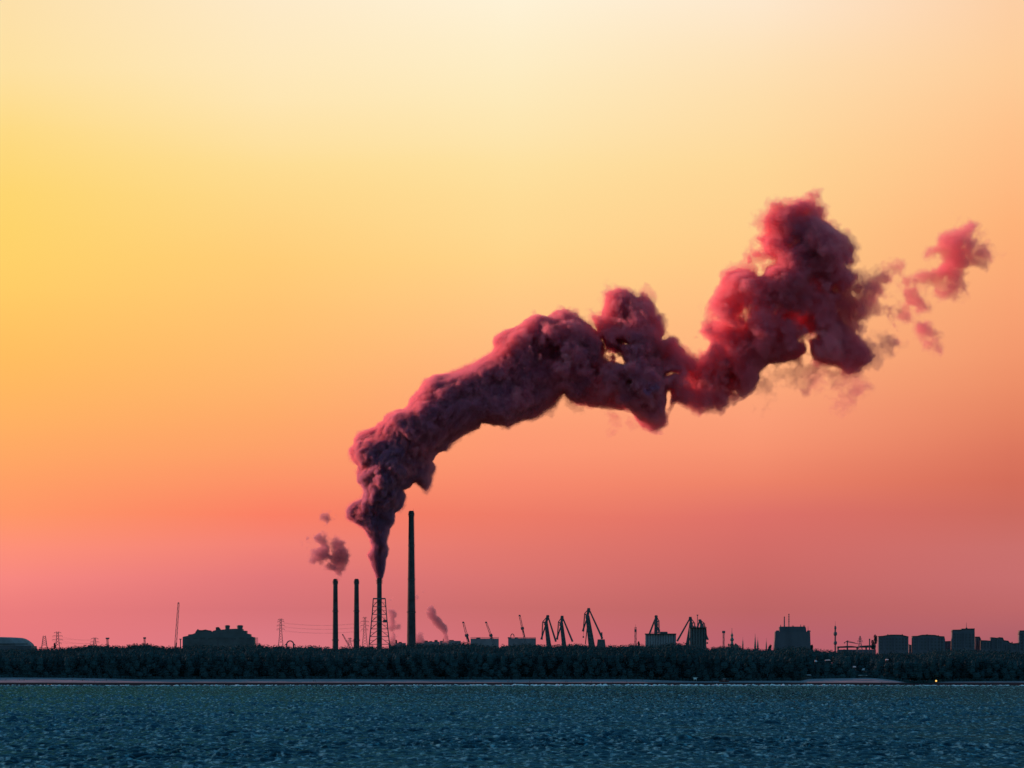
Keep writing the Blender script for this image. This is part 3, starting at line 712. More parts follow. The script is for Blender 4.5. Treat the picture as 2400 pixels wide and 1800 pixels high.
works('dock_shed', 'pale low dock shed below the second leaning jib', 7050.0, 1103, 1169, 1497, [(1116, 1126, 1494.5), (1148, 1154, 1495)], fence=1494)
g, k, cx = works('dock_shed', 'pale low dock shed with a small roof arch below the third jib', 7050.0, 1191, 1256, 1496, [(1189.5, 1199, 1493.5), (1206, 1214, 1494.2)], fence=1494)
mb = MB(); last = None
for i in range(7):
    a = math.pi * i / 6; p_ = Vector(((1201 - cx - math.cos(a) * 4) * k, 0, ht(1492.5, 7050) - 6 + math.sin(a) * 7 * k))
    if last: mb.bar(last, p_, .9)
    last = p_
mb.build('roof_arch', 'steel', g)

# pale silo block with a rail on top
D = 7000.0; k = D / FPX; cx = 1548; g = bld('silo_block', 'broad pale silo block with a flat top below the left-facing crane', D, cx, cat='silo')
for i in range(12):
    r_ = 36.2 * k / 12; x = (1512 - cx) * k + r_ + 2 * r_ * i
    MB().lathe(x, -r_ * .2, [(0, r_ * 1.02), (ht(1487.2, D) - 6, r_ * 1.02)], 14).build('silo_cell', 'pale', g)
MB().box((1511.4 - cx) * k, (1585 - cx) * k, -3.5, 14, ht(1487.1, D) - 6, ht(1484.8, D) - 6).build('deck', 'roof', g)
MB().box((1547 - cx) * k, (1564 - cx) * k, -1, 5, ht(1484.7, D) - 6, ht(1480.5, D) - 6).build('conveyor_gallery', 'clad', g)
f = MB()
for i in range(14): x = (1524 - cx + i * 3.1) * k; f.bar((x, -3, ht(1484.8, D) - 6), (x, -3, ht(1481.6, D) - 6), .25)
f.bar(((1524 - cx) * k, -3, ht(1481.6, D) - 6), ((1564.5 - cx) * k, -3, ht(1481.6, D) - 6), .3); f.build('railing', 'steel', g)

# dark grain silo
cx = 1636; g = bld('grain_silo', 'tall dark ribbed grain silo with an outside elevator on its right', D, cx, cat='silo')
for i in range(6):
    r_ = 39.5 * k / 12; x = (1616 - cx) * k + r_ + 2 * r_ * i
    MB().lathe(x, 0, [(0, r_ * 1.03), (ht(1472, D) - 6, r_ * 1.03)], 14).build('silo_cell', 'clad', g)
MB().box((1615.6 - cx) * k, (1656 - cx) * k, -4, 6, ht(1472, D) - 6, ht(1470, D) - 6).build('deck', 'roof', g)
f = MB()
for i in range(10): x = (1617 - cx + i * 4) * k; f.bar((x, -3.8, ht(1470, D) - 6), (x, -3.8, ht(1467.6, D) - 6), .25)
f.bar(((1616 - cx) * k, -3.8, ht(1467.6, D) - 6), ((1655 - cx) * k, -3.8, ht(1467.6, D) - 6), .3); f.build('railing', 'steel', g)
outline_part(g, 'elevator_shaft', 'clad', D, cx, [(1655.6, 1473), (1656.6, 1488), (1661, 1498), (1660, 1500.5), (1656, 1499), (1655.6, 1499)], -2.5, 2.5)
MB().box((1656 - cx) * k, (1659.5 - cx) * k, -2, 2, ht(1509, D) - 6, ht(1505, D) - 6).build('chute', 'clad', g)
a_m = MB(); a_m.bar(((1634.7 - cx) * k, 0, ht(1470, D) - 6), ((1634.7 - cx) * k, 0, ht(1441, D) - 6), .75, .6); a_m.build('antenna', 'steel', g)
MB().box((1632.8 - cx) * k, (1636.6 - cx) * k, -.6, .6, ht(1443, D) - 6, ht(1440.6, D) - 6).build('antenna_head', 'steel', g)

# church tower and spires
D = 7600.0; k = D / FPX; g = bld('church_tower', 'church tower with stacked onion domes and a needle top', D, 1715.5, cat='church')
MB().box(-4.3 * k, 4.3 * k, -4.3 * k, 4.3 * k, 0, ht(1510, D) - 6).build('tower', 'stone', g)
z = lambda y: ht(y, D) - 6
MB().lathe(0, 0, [(z(1510), 4.6 * k), (z(1507), 2.9 * k), (z(1503), 2.6 * k), (z(1501), 4.4 * k), (z(1499), 4.8 * k), (z(1497), 3.8 * k), (z(1494.5), 2.3 * k)], 12).build('dome', 'copper', g)
MB().lathe(0, 0, [(z(1494.5), 2.2 * k), (z(1492), 2.2 * k), (z(1490), 3.1 * k), (z(1488), 3.2 * k), (z(1485.5), 1.6 * k), (z(1482), .6 * k)], 12).build('lantern', 'copper', g)
MB().bar((0, 0, z(1482)), (0, 0, z(1472)), .5, .3).bar((-1 * k, 0, z(1474)), (1 * k, 0, z(1474)), .25).build('needle', 'copper', g)
def spire(cx, top, base, hw, label):
    g = bld('church_spire', label, D, cx, group='thin church spires', cat='church spire')
    MB().box(-hw * k, hw * k, -hw * k, hw * k, 0, z(base)).build('tower', 'stone', g)
    MB().lathe(0, 0, [(z(base) - .3, hw * 1.25 * k), (z(base) + .5, hw * 1.05 * k), (z(base) * .55 + z(top) * .45, hw * .62 * k), (z(top + 7), hw * .22 * k), (z(top), .08)], 8).build('spire', 'copper', g)
spire(1741, 1493, 1511, 1.5, 'thin lone spire right of the onion-domed tower')
spire(1769.8, 1484, 1515, 2.3, 'taller spire of the close pair left of the big block')
spire(1776, 1493, 1515, 1.9, 'shorter spire of the close pair left of the big block')
spire(1796, 1495, 1516, 1.5, 'small spire beside the round tree left of the big block')
g = bld('church_nave', 'low roofs at the foot of the onion-domed tower', D, 1722, cat='church')
outline_part(g, 'roof', 'roof', D, 1722, [(1706, 1513), (1706, 1510), (1708, 1508), (1710, 1511), (1711, 1513)], -4, 4); outline_part(g, 'nave', 'stone', D, 1722, [(1720, 1513), (1722, 1509.5), (1724, 1507.5), (1727, 1510), (1731, 1513)], -4, 4, base=1)

# the big block with shoulders and antennas
D = 6700.0; k = D / FPX; cx = 1857; g = bld('tower_block', 'big dark block with stepped shoulders and two antennas on top', D, cx, cat='building')
z = lambda y: ht(y, D) - 6
outline_part(g, 'body', 'concrete', D, cx, [(1813.5, 1515), (1815.7, 1492), (1815.9, 1481), (1819, 1479.5), (1825.6, 1480.6), (1889.6, 1480.6), (1894, 1479.8), (1897.6, 1482), (1898, 1498), (1899, 1515)], -12, 12, base=1)
outline_part(g, 'upper_storey', 'concrete', D, cx, [(1826.6, 1480.5), (1825.8, 1470.3), (1828, 1468.6), (1886, 1468.6), (1888, 1471.5), (1889, 1480.5)], -9, 9)
for x_ in (1821.5, 1894.6): MB().lathe((x_ - cx) * k, -9, [(z(1481), 1.7), (z(1478.5), 1.9), (z(1477.6), .8)], 8).build('turret', 'concrete', g)
MB().bar(((1894 - cx) * k, 0, z(1479)), ((1893.8 - cx) * k, 0, z(1468)), .5, .2).build('lightning_rod', 'steel', g)
for x_, t_, w in ((1838.3, 1445, 1.2), (1849, 1438.5, .9)):
    q = MB().bar(((x_ - cx) * k, 0, z(1468.6)), ((x_ - cx) * k, 0, z(t_)), w, w * .7).build('antenna', 'steel', g)
    for j in range(4): zz = z(t_ + 1.5 + j * (5.4 if j else 3)); MB().box((x_ - 1.3 - cx) * k, (x_ + 1.3 - cx) * k, -.5, .5, zz - .7, zz + .5).build('antenna_panel', 'steel', q)
for x_, h in ((1829.7, 4.5), (1857, 3), (1860, 2.5), (1876.7, 5), (1883, 3.5), (1886, 3.5)): MB().box((x_ - 1 - cx) * k, (x_ + .8 - cx) * k, -1, 1, z(1468.6), z(1468.6 - h), tx=.2).build('roof_unit', 'roof', g)

# building site with a small tower crane
D = 6500.0; k = D / FPX; cx = 1990; g = bld('unfinished_building', 'low unfinished building with open storey under the small tower crane', D, cx)
z = lambda y: ht(y, D) - 6
MB().box((1962 - cx) * k, (2052 - cx) * k, -7, 7, 0, z(1522.5)).build('lower_storey', 'concrete', g)
outline_part(g, 'roof_slab', 'roof', D, cx, [(1962, 1520), (1962, 1515), (1976, 1514.6), (1983, 1513.8), (1996, 1514), (2008, 1515.6), (2019, 1513.4), (2052, 1511.5), (2052, 1518), (1996, 1518), (1968, 1518.6)], -7.5, 7.5)
for x_ in (1964, 1986, 2009, 2030, 2050): MB().box((x_ - 1.2 - cx) * k, (x_ + 1.2 - cx) * k, -6, 6, z(1522.5), z(1518)).build('column', 'concrete', g)
g = thing('tower_crane', 'small tower crane with a drooping jib above the unfinished building', 'crane', (at(1985.8, D), D, 6))
MB().bar((0, 0, 0), (0, 0, z(1503)), 1.1).build('tower', 'crane', g)
jb = MB(); jb.bar((0, 0, z(1504)), (26 * k, 0, z(1509)), .9, .5); jb.bar((0, 0, z(1501)), (18 * k, 0, z(1506.5)), .25); jb.bar((0, 0, z(1502)), (-7 * k, 0, z(1506.5)), .6); jb.build('jib', 'crane', g)
MB().box(-2 * k, 2.6 * k, -1, 1, z(1505), z(1501.5), tx=.4).build('cab', 'crane', g)
MB().box(-8 * k, -5.5 * k, -1, 1, z(1508), z(1505.8)).build('counterweight', 'crane', g)

# apartment blocks on the right
def apartments(x0, x1, prof_, label, D=6300.0, nx=9, ny=4, wy=(1494, 1524), mm='render', depth=8.0, cx=None, group='apartment blocks right of the mast', ph=None):
    cx = (x0 + x1) / 2; k = D / FPX; g = bld('apartment_block', label, D, cx, group=group)
    outline_part(g, 'wall', mm, D, cx, prof_, -depth, depth, base=1)
    e = [(x, y) for x, y in prof_[1:-1]]; lo = [(x, y + 2.4) for x, y in e][::-1]
    outline_part(g, 'attic', 'roof', D, cx, [(x - (.4 if x == e[0][0] else -.4 if x == e[-1][0] else 0), y - .25) for x, y in e] + lo, -depth - .35, depth + .3)
    if nx: windows(g, D, x0 + 2, x1 - 2, wy[0], wy[1], nx, ny, cx, depth + .02, ww=.46, wh=.48)
    if ph:
        for (a, b_, y0_, y1_) in ph: MB().box((a - cx) * k, (b_ - cx) * k, -3, 3, ht(y0_, D) - 6, ht(y1_, D) - 6, tx=.15).build('roof_unit', 'roof', g)
    # balconies and recessed bays as vertical strips
    for q in (.18, .52, .86):
        x = x0 + (x1 - x0) * q
        MB().box((x - 1.4 - cx) * k, (x + 1.4 - cx) * k, -depth - .9, -depth - .05, ht(wy[1] + 1, D) - 6, ht(wy[0], D) - 6).build('balcony_bay', 'render', g)
    return g
apartments(2058, 2128, [(2058, 1527), (2058, 1491), (2068, 1490.5), (2080, 1488.6), (2086, 1487.6), (2103, 1487.6), (2110, 1487.8), (2118, 1489.5), (2128, 1492), (2128, 1527)], 'apartment block with a curved roof line, left of its twin', ph=[(2079, 2082, 1489, 1486.6), (2113, 2116, 1489, 1486.6)])
apartments(2137.5, 2213, [(2137.5, 1527), (2137.5, 1490.8), (2150, 1490.5), (2160, 1488), (2172, 1487.6), (2190, 1488.3), (2200, 1491), (2212, 1491.6), (2213.5, 1500), (2214, 1527)], 'apartment block with a curved roof line, right of its twin', ph=[(2171, 2174, 1488.5, 1486.5), (2197, 2200.5, 1491.5, 1489)])
apartments(2129, 2137, [(2129, 1527), (2129, 1510), (2133, 1512), (2137, 1511), (2137, 1527)], 'low link building in the gap between the twin apartment blocks', nx=0, wy=(1514, 1522), D=6350.0)
apartments(2206, 2232, [(2206, 1522), (2206, 1502.5), (2216, 1503), (2231, 1502), (2231, 1522)], 'low flat building between the apartment twins and the high block', nx=0, D=6350.0, wy=(1506, 1518))
g = apartments(2230, 2284, [(2229.5, 1521), (2230.4, 1480), (2231.5, 1476.2), (2252, 1475.8), (2252.5, 1473.6), (2283, 1473.2), (2283.6, 1521)], 'highest apartment block of the right group with an aerial on its roof', wy=(1484, 1518), nx=7, ny=5, ph=[(2263, 2267, 1474, 1471)])
kk = 6300 / FPX; MB().bar(((2265 - 2257) * kk, 0, ht(1472, 6300) - 6), ((2265 - 2257) * kk, 0, ht(1459, 6300) - 6), .45, .2).build('aerial', 'steel', g)
apartments(2285, 2298, [(2284.2, 1520), (2284.2, 1492.3), (2295, 1492.3), (2298, 1501), (2298, 1520)], 'narrow lower block leaning against the highest apartment block', nx=2, ny=3, wy=(1496, 1514), D=6330.0)
apartments(2298, 2321, [(2298.5, 1522), (2298.5, 1500.8), (2310, 1501), (2320.5, 1502), (2320.5, 1522)], 'long low block right of the highest apartment block', nx=4, ny=2, wy=(1505, 1518))
apartments(2320, 2351, [(2320.8, 1524), (2321.5, 1494.5), (2323, 1493.8), (2330, 1494.4), (2338, 1495.5), (2340, 1493.6), (2349, 1494.5), (2351, 1500), (2351, 1524)], 'apartment block with a notched roof between low blocks', nx=4, ny=4, wy=(1499, 1520))
apartments(2351, 2387, [(2351.3, 1526), (2351.3, 1500.6), (2362, 1502), (2365, 1506), (2372, 1508), (2386, 1507), (2386.5, 1526)], 'low stepped block left of the building cut by the right edge', nx=5, ny=2, wy=(1510, 1522), ph=[(2371, 2373, 1508.5, 1504.5)])
apartments(2387, 2440, [(2387, 1528), (2387, 1486), (2388.5, 1477.8), (2440, 1477.4), (2440, 1528)], 'high block cut off by the right edge of the picture', nx=7, ny=6, wy=(1484, 1524))
# apartment colour panels sit on walls; far backs stay plain

# ------------------------------------------------------------------ beach life, houses and single trees
def on_sand(px, py):
    """point on the sand that the photograph shows at px, py"""
    best = None
    for i in range(1, 95):
        x = at(px, SH + i); z = beach_z(x, i); y = HOR - (z - EYE) / (SH + i) * FPX
        if best is None or abs(y - py) < best[0]: best = (abs(y - py), x, SH + i, z)
    return best[1:]
def person_mesh(step, arm):
    J = [(0, 0, .95), (0, 0, 1.2), (0, 0, 1.42), (0, -.01, 1.52), (0, -.02, 1.66), (0, -.02, 1.76),
         (-.19, 0, 1.40), (-.25, arm, 1.13), (-.26, arm * 2 - .05, .88), (.19, 0, 1.40), (.25, -arm, 1.13), (.26, -arm * 2 - .05, .88),
         (-.10, step * .5, .50), (-.10, step, .07), (-.10, step - .16, .04), (.10, -step * .5, .50), (.10, -step, .07), (.10, -step - .16, .04)]
    Ed = [(0, 1), (1, 2), (2, 3), (3, 4), (4, 5), (2, 6), (6, 7), (7, 8), (2, 9), (9, 10), (10, 11), (0, 12), (12, 13), (13, 14), (0, 15), (15, 16), (16, 17)]
    Rr = [.16, .15, .15, .06, .105, .08, .07, .05, .035, .07, .05, .035, .085, .05, .04, .085, .05, .04]
    me = bpy.data.meshes.new('person'); me.from_pydata(J, Ed, []); o = bpy.data.objects.new('person', me); COL.objects.link(o)
    m = o.modifiers.new('s', 'SKIN'); sv = me.skin_vertices[0].data
    for i, r in enumerate(Rr): sv[i].radius = (r, r * .85)
    sv[0].use_root = True
    s_ = o.modifiers.new('d', 'SUBSURF'); s_.levels = 1
    dg = bpy.context.evaluated_depsgraph_get(); nm = bpy.data.meshes.new_from_object(o.evaluated_get(dg))
    bpy.data.objects.remove(o); nm.name = 'person'; nm.materials.clear(); nm.materials.append(MAT['cloth']); nm.materials.append(MAT['skin'])
    for p in nm.polygons:
        if p.center.z > 1.5: p.material_index = 1
    return nm
MAT['skin'] = mat('skin', (.40, .24, .17), rough=.6, var=.05)
variants = [person_mesh(.0, .03), person_mesh(.26, .12), person_mesh(-.2, -.1)]
hair = MB().lathe(0, .0, [(1.64, .10), (1.72, .115), (1.79, .08), (1.81, .03)], 10)
hair_me = None
folk = [(14, 1594.5, 'person at the far left end of the beach'), (45, 1595.5, 'left one of two people close together on the beach below the domed hall'), (57, 1595.5, 'right one of two people close together on the beach below the domed hall'),
 (170, 1595.5, 'person just left of the walking couple on the left beach'), (193, 1596.5, 'left half of a couple walking side by side on the left beach'), (197, 1596.5, 'right half of a couple walking side by side on the left beach'), (222, 1598.8, 'person nearest the water on the left beach'), (249, 1596.5, 'person right of the walkers on the left beach'),
 (735, 1598.5, 'person on the beach left of the chimneys'), (739, 1598.5, 'companion of the person left of the chimneys'), (1115, 1599.5, 'person on the sand below the first low dock shed'), (1190, 1599.5, 'left walker of three below the second dock shed'), (1193, 1599.5, 'middle walker of three below the second dock shed'), (1201, 1599.5, 'right walker of three below the second dock shed'), (1241, 1599.8, 'lone person below the tall thin lattice jib'),
 (1325.5, 1600.5, 'left of two people standing close below the middle harbour crane'), (1329, 1600.5, 'right of two people standing close below the middle harbour crane'), (1386, 1600.5, 'person on the sand below the tallest harbour crane'), (1436, 1603.5, 'person at the water line left of the slim lattice mast'), (1469, 1599.5, 'person on the sand left of the slim lattice mast'), (1506, 1597.5, 'person high on the beach below the silo block'),
 (1670, 1599.5, 'person standing left of the dark red boat'), (2067, 1602.5, 'tall looking person on the sand spit below the first apartment block'), (2188, 1604, 'person on the sand just left of the lit lamp'), (2311, 1603.5, 'person alone on the beach near the right edge')]
for i, (px_, py_, lab) in enumerate(folk):
    x, y, z = on_sand(px_, py_)
    o = bpy.data.objects.new('person', variants[i % 3]); COL.objects.link(o); o.location = (x, y, z - .02); o.rotation_euler = (0, 0, (i * 1.9) % 6.28); o.scale = [1.0 + .07 * ((i * 7) % 5 - 2) / 2] * 3
    tag(o, lab, 'person', 'people on the beach')
    if hair_me is None: h = hair.build('hair', 'roof', o); hair_me = h.data
    else: h = bpy.data.objects.new('hair', hair_me); COL.objects.link(h); h.parent = o

# lit lamp
x, y, z = on_sand(2194, 1601); y = SH + 93; x = at(2194, y); z = beach_z(x, 93)
g = thing('lamp_post', 'glowing orange lamp at the edge of the wood near the right end of the beach', 'lamp', (x, y, z))
MB().lathe(0, 0, [(0, .14), (.3, .09), (ht(1598, y) - z, .07)], 8).build('post', 'steel', g)
zc = ht(1595.8, y) - z
MB().lathe(0, -.2, [(zc + .72 * math.sin(a), .74 * math.cos(a)) for a in [(-1.5 + 3.0 * i / 8) for i in range(9)]], 14).build('globe', mat('lamp_glow', (.9, .6, .2), emit=((1.0, .52, .10), 1.6)), g)
# beached boat, hut and dinghy
x, y, z = on_sand(1697, 1598.5); g = thing('beached_boat', 'dark red boat with a small peaked cabin pulled up on the beach', 'boat', (x, y, z))
v = []; secs = [(-4.2, .15, 1.5), (-3.2, .9, 1.15), (-1, 1.25, .95), (1.5, 1.25, 1.0), (3.4, .8, 1.3), (4.3, .1, 1.75)]
for sx, w, h in secs: v += [(sx * .9, 0, .05), (sx * .95, -w * .7, .35), (sx, -w, h), (sx, w, h), (sx * .95, w * .7, .35)]
f = [(i * 5 + j, i * 5 + (j + 1) % 5, (i + 1) * 5 + (j + 1) % 5, (i + 1) * 5 + j) for i in range(5) for j in range(5)] + [(0, 1, 2, 3, 4), (29, 28, 27, 26, 25)]
MB().raw(v, f).build('hull', mat('dark_red_paint', (.16, .045, .04), var=.25, scale=1), g)
c_ = MB().box(-1.1, 1.3, -.75, .75, 1.0, 2.5, tx=.15).build('cabin', mat('faded_red_paint', (.28, .11, .10), var=.2, scale=1), g)
MB().box(-.8, 1.0, -.79, -.74, 1.7, 2.25).build('window', 'glass', c_); MB().box(-1.3, 1.5, -.95, .95, 2.52, 2.65).build('roof', 'white', c_)
MB().bar((0, 0, 2.6), (0, 0, 4.3), .14, .08).build('mast', 'steel', g)
x, y, z = on_sand(1629, 1593.5); y = SH + 92; z = beach_z(x, 92); g = thing('lifeguard_hut', 'small pale hut on posts under the trees left of the boat', 'hut', (x, y, z))
for sx in (-1, 1): MB().bar((sx * .9, 0, 0), (sx * .9, 0, 1.6), .16).build('post', 'white', g)
MB().box(-1.2, 1.2, -1, 1, 1.6, 3.0).build('cabin', 'white', g); MB().box(-1.9, 2.3, -1.3, 1.3, 3.0, 3.15).build('roof', 'white', g)
x, y, z = on_sand(117, 1605); g = thing('dinghy', 'small orange red dinghy at the water line on the left beach', 'boat', (x, y, z))
mb = MB(); last = None
for i in range(13):
    a = 6.283 * i / 12; p_ = Vector((1.5 * math.cos(a) * (1.1 if math.cos(a) > 0 else 1), .65 * math.sin(a), .32 + .12 * max(0, math.cos(a))))
    if last: mb.bar(last, p_, .42)
    last = p_
mb.build('tube', 'orange', g); MB().box(-.2, .1, -.5, .5, .35, .42).build('seat', 'roof', g)

# houses that show their pale roofs in the wood on the right
MAT['timber'] = mat('dark_timber', (.035, .035, .035), var=.3, scale=.5); MAT['paleroof'] = mat('pale_metal_roof', (.42, .43, .45), rough=.55, var=.12, scale=.4)
def villa(cx, yr, w, roof_h, label, ybase=1592, D=SH + 163.0, half=False):
    k = D / FPX; x = at(cx, D); z0 = 4.0; g = thing('villa', label, 'house', (x, D, z0)); zr = ht(yr + roof_h, D) - z0; zt = ht(yr, D) - z0; W_ = w * k / 2
    MB().box(-W_ * .9, W_ * .9, -3, 3, 0, zr).build('wall', 'timber', g)
    v = [(-W_, -4, zr), (W_, -4, zr), (W_ * .75, 0, zt), (-W_ * .75, 0, zt), (-W_, 4, zr), (W_, 4, zr), (-W_, -4, zr + .25), (W_, -4, zr + .25)]
    MB().raw([(-W_, -4, zr + .02), (W_, -4, zr + .02), (W_, 4, zr + .02), (-W_, 4, zr + .02), (-W_ * .7, -.3, zt), (W_ * .7, -.3, zt), (W_ * .7, .3, zt), (-W_ * .7, .3, zt)], [(3, 2, 1, 0), (4, 5, 6, 7), (0, 1, 5, 4), (1, 2, 6, 5), (2, 3, 7, 6), (3, 0, 4, 7)]).build('roof', 'paleroof', g)
    n = max(2, int(w / 7))
    for i in range(n):
        xx = -W_ * .7 + 1.4 * W_ * (i + .5) / n; q = MB().box(xx - .7, xx + .7, -3.12, -2.98, zr - 2.4, zr - 1.0).build('window', 'timber', g); MB().box(xx - .55, xx + .55, -3.16, -3.121, zr - 2.25, zr - 1.15).build('pane', 'glass', q)
    return g
for v_ in VILLAS: villa(*v_, D=SH + (163.0 if v_[1] < 1575 else 99.0))

def tree(px_, ytop, wpx, hpx, D, label, seed):
    rr = random.Random(seed); k = D / FPX; x = at(px_, D); zt = ht(ytop, D); r = wpx * k / 2; hh = hpx * k / 2
    g = thing('tree', label, 'tree', (x, D, 5)); ztr = zt - 5
    t_ = MB(); t_.lathe(0, 0, [(0, .5), (ztr * .5, .34), (ztr - hh, .16)], 8)
    for i in range(6):
        a = i * 1.1; z_ = ztr - hh * 1.7 + i * hh * .22; t_.bar((0, 0, z_), (r * .6 * math.cos(a), r * .6 * math.sin(a), z_ + hh * .5), .2, .06)
    t_.build('trunk', 'bark', g)
    v, f = [], []
    for i in range(9):
        a = rr.uniform(0, 6.28); q = rr.uniform(0, .55); c = (r * q * math.cos(a), r * q * math.sin(a), ztr - hh + hh * rr.uniform(-.55, .6))
        crown_quads(v, f, c, r * .55, hh * .42, 110, .9, rr)
    me = bpy.data.meshes.new('crown'); me.from_pydata(v, [], f); me.materials.append(MAT['leaf']); o = bpy.data.objects.new('crown', me); COL.objects.link(o); o.parent = g
tree(2051.5, 1487, 11, 24, 6200.0, 'tall tree rising above the roof left of the first apartment block', 1)
tree(2046, 1497, 9, 26, 6190.0, 'lower ragged tree leaning against the tall one by the apartments', 2)
tree(1804, 1507.5, 9, 18, 5760.0, 'round tree standing alone left of the big block', 3)
tree(1903, 1508.5, 7, 16, 5760.0, 'small round tree at the right foot of the big block', 4)
tree(128.5, 1507.5, 6, 15, 5780.0, 'small round tree at the foot of the wide-armed pylon', 5)
tree(1497, 1502, 6, 16, 5760.0, 'small upright tree right of the slim lattice mast', 6)

# ------------------------------------------------------------------ smoke
def smoke_mat(name, dens, color, aniso=0.35):
    m = bpy.data.materials.new(name); m.use_nodes = True; t = m.node_tree
    t.nodes.remove(t.nodes['Principled BSDF'])
    v = t.nodes.new('ShaderNodeVolumePrincipled')
    v.inputs['Color'].default_value = (*color, 1); v.inputs['Density'].default_value = dens
    v.inputs['Anisotropy'].default_value = aniso
    t.links.new(v.outputs[0], t.nodes['Material Output'].inputs['Volume'])
    return m
def seg_dist(px, pz, poly):
    """signed distance in 2D (positive inside) to a closed outline"""
    d = np.full(px.shape, 1e9, np.float32); inside = np.zeros(px.shape, bool)
    n = len(poly)
    for i in range(n):
        ax, az = poly[i]; bx, bz = poly[(i + 1) % n]
        ex, ez = bx - ax, bz - az; ll = ex * ex + ez * ez + 1e-9
        t = np.clip(((px - ax) * ex + (pz - az) * ez) / ll, 0, 1)
        d = np.minimum(d, np.hypot(px - ax - t * ex, pz - az - t * ez).astype(np.float32))
        c = (az > pz) != (bz > pz)
        if abs(ez) > 1e-9: inside ^= c & (px < ex * (pz - az) / ez + ax)
    return np.where(inside, d, -d)
def inflate(mask, vox):
    """height field over a silhouette: laplace(u) = -4, a disc gives a sphere"""
    m = mask.astype(np.float32)
    lv = [m]
    while min(lv[-1].shape) > 24:
        a = lv[-1]; a = a[:a.shape[0] // 2 * 2, :a.shape[1] // 2 * 2]
        lv.append((a[::2, ::2] + a[1::2, ::2] + a[::2, 1::2] + a[1::2, 1::2]) / 4)
    u = None
    for k in range(len(lv) - 1, -1, -1):
        a = (lv[k] > .5).astype(np.float32); h = vox * 2 ** k
        if u is None: u = np.zeros_like(a)
        else:
            u2 = np.repeat(np.repeat(u, 2, 0), 2, 1); b = np.zeros_like(a)
            b[:u2.shape[0], :u2.shape[1]] = u2[:a.shape[0], :a.shape[1]]; u = b
        for _ in range(160):
            p = np.pad(u, 1)
            u = a * (.25 * (p[2:, 1:-1] + p[:-2, 1:-1] + p[1:-1, 2:] + p[1:-1, :-2]) + h * h)
    return u
def blur(a, n):
    for _ in range(n):
        p = np.pad(a, 1, mode='edge'); a = (p[2:, 1:-1] + p[:-2, 1:-1] + p[1:-1, 2:] + p[1:-1, :-2] + 4 * a) / 8
    return a
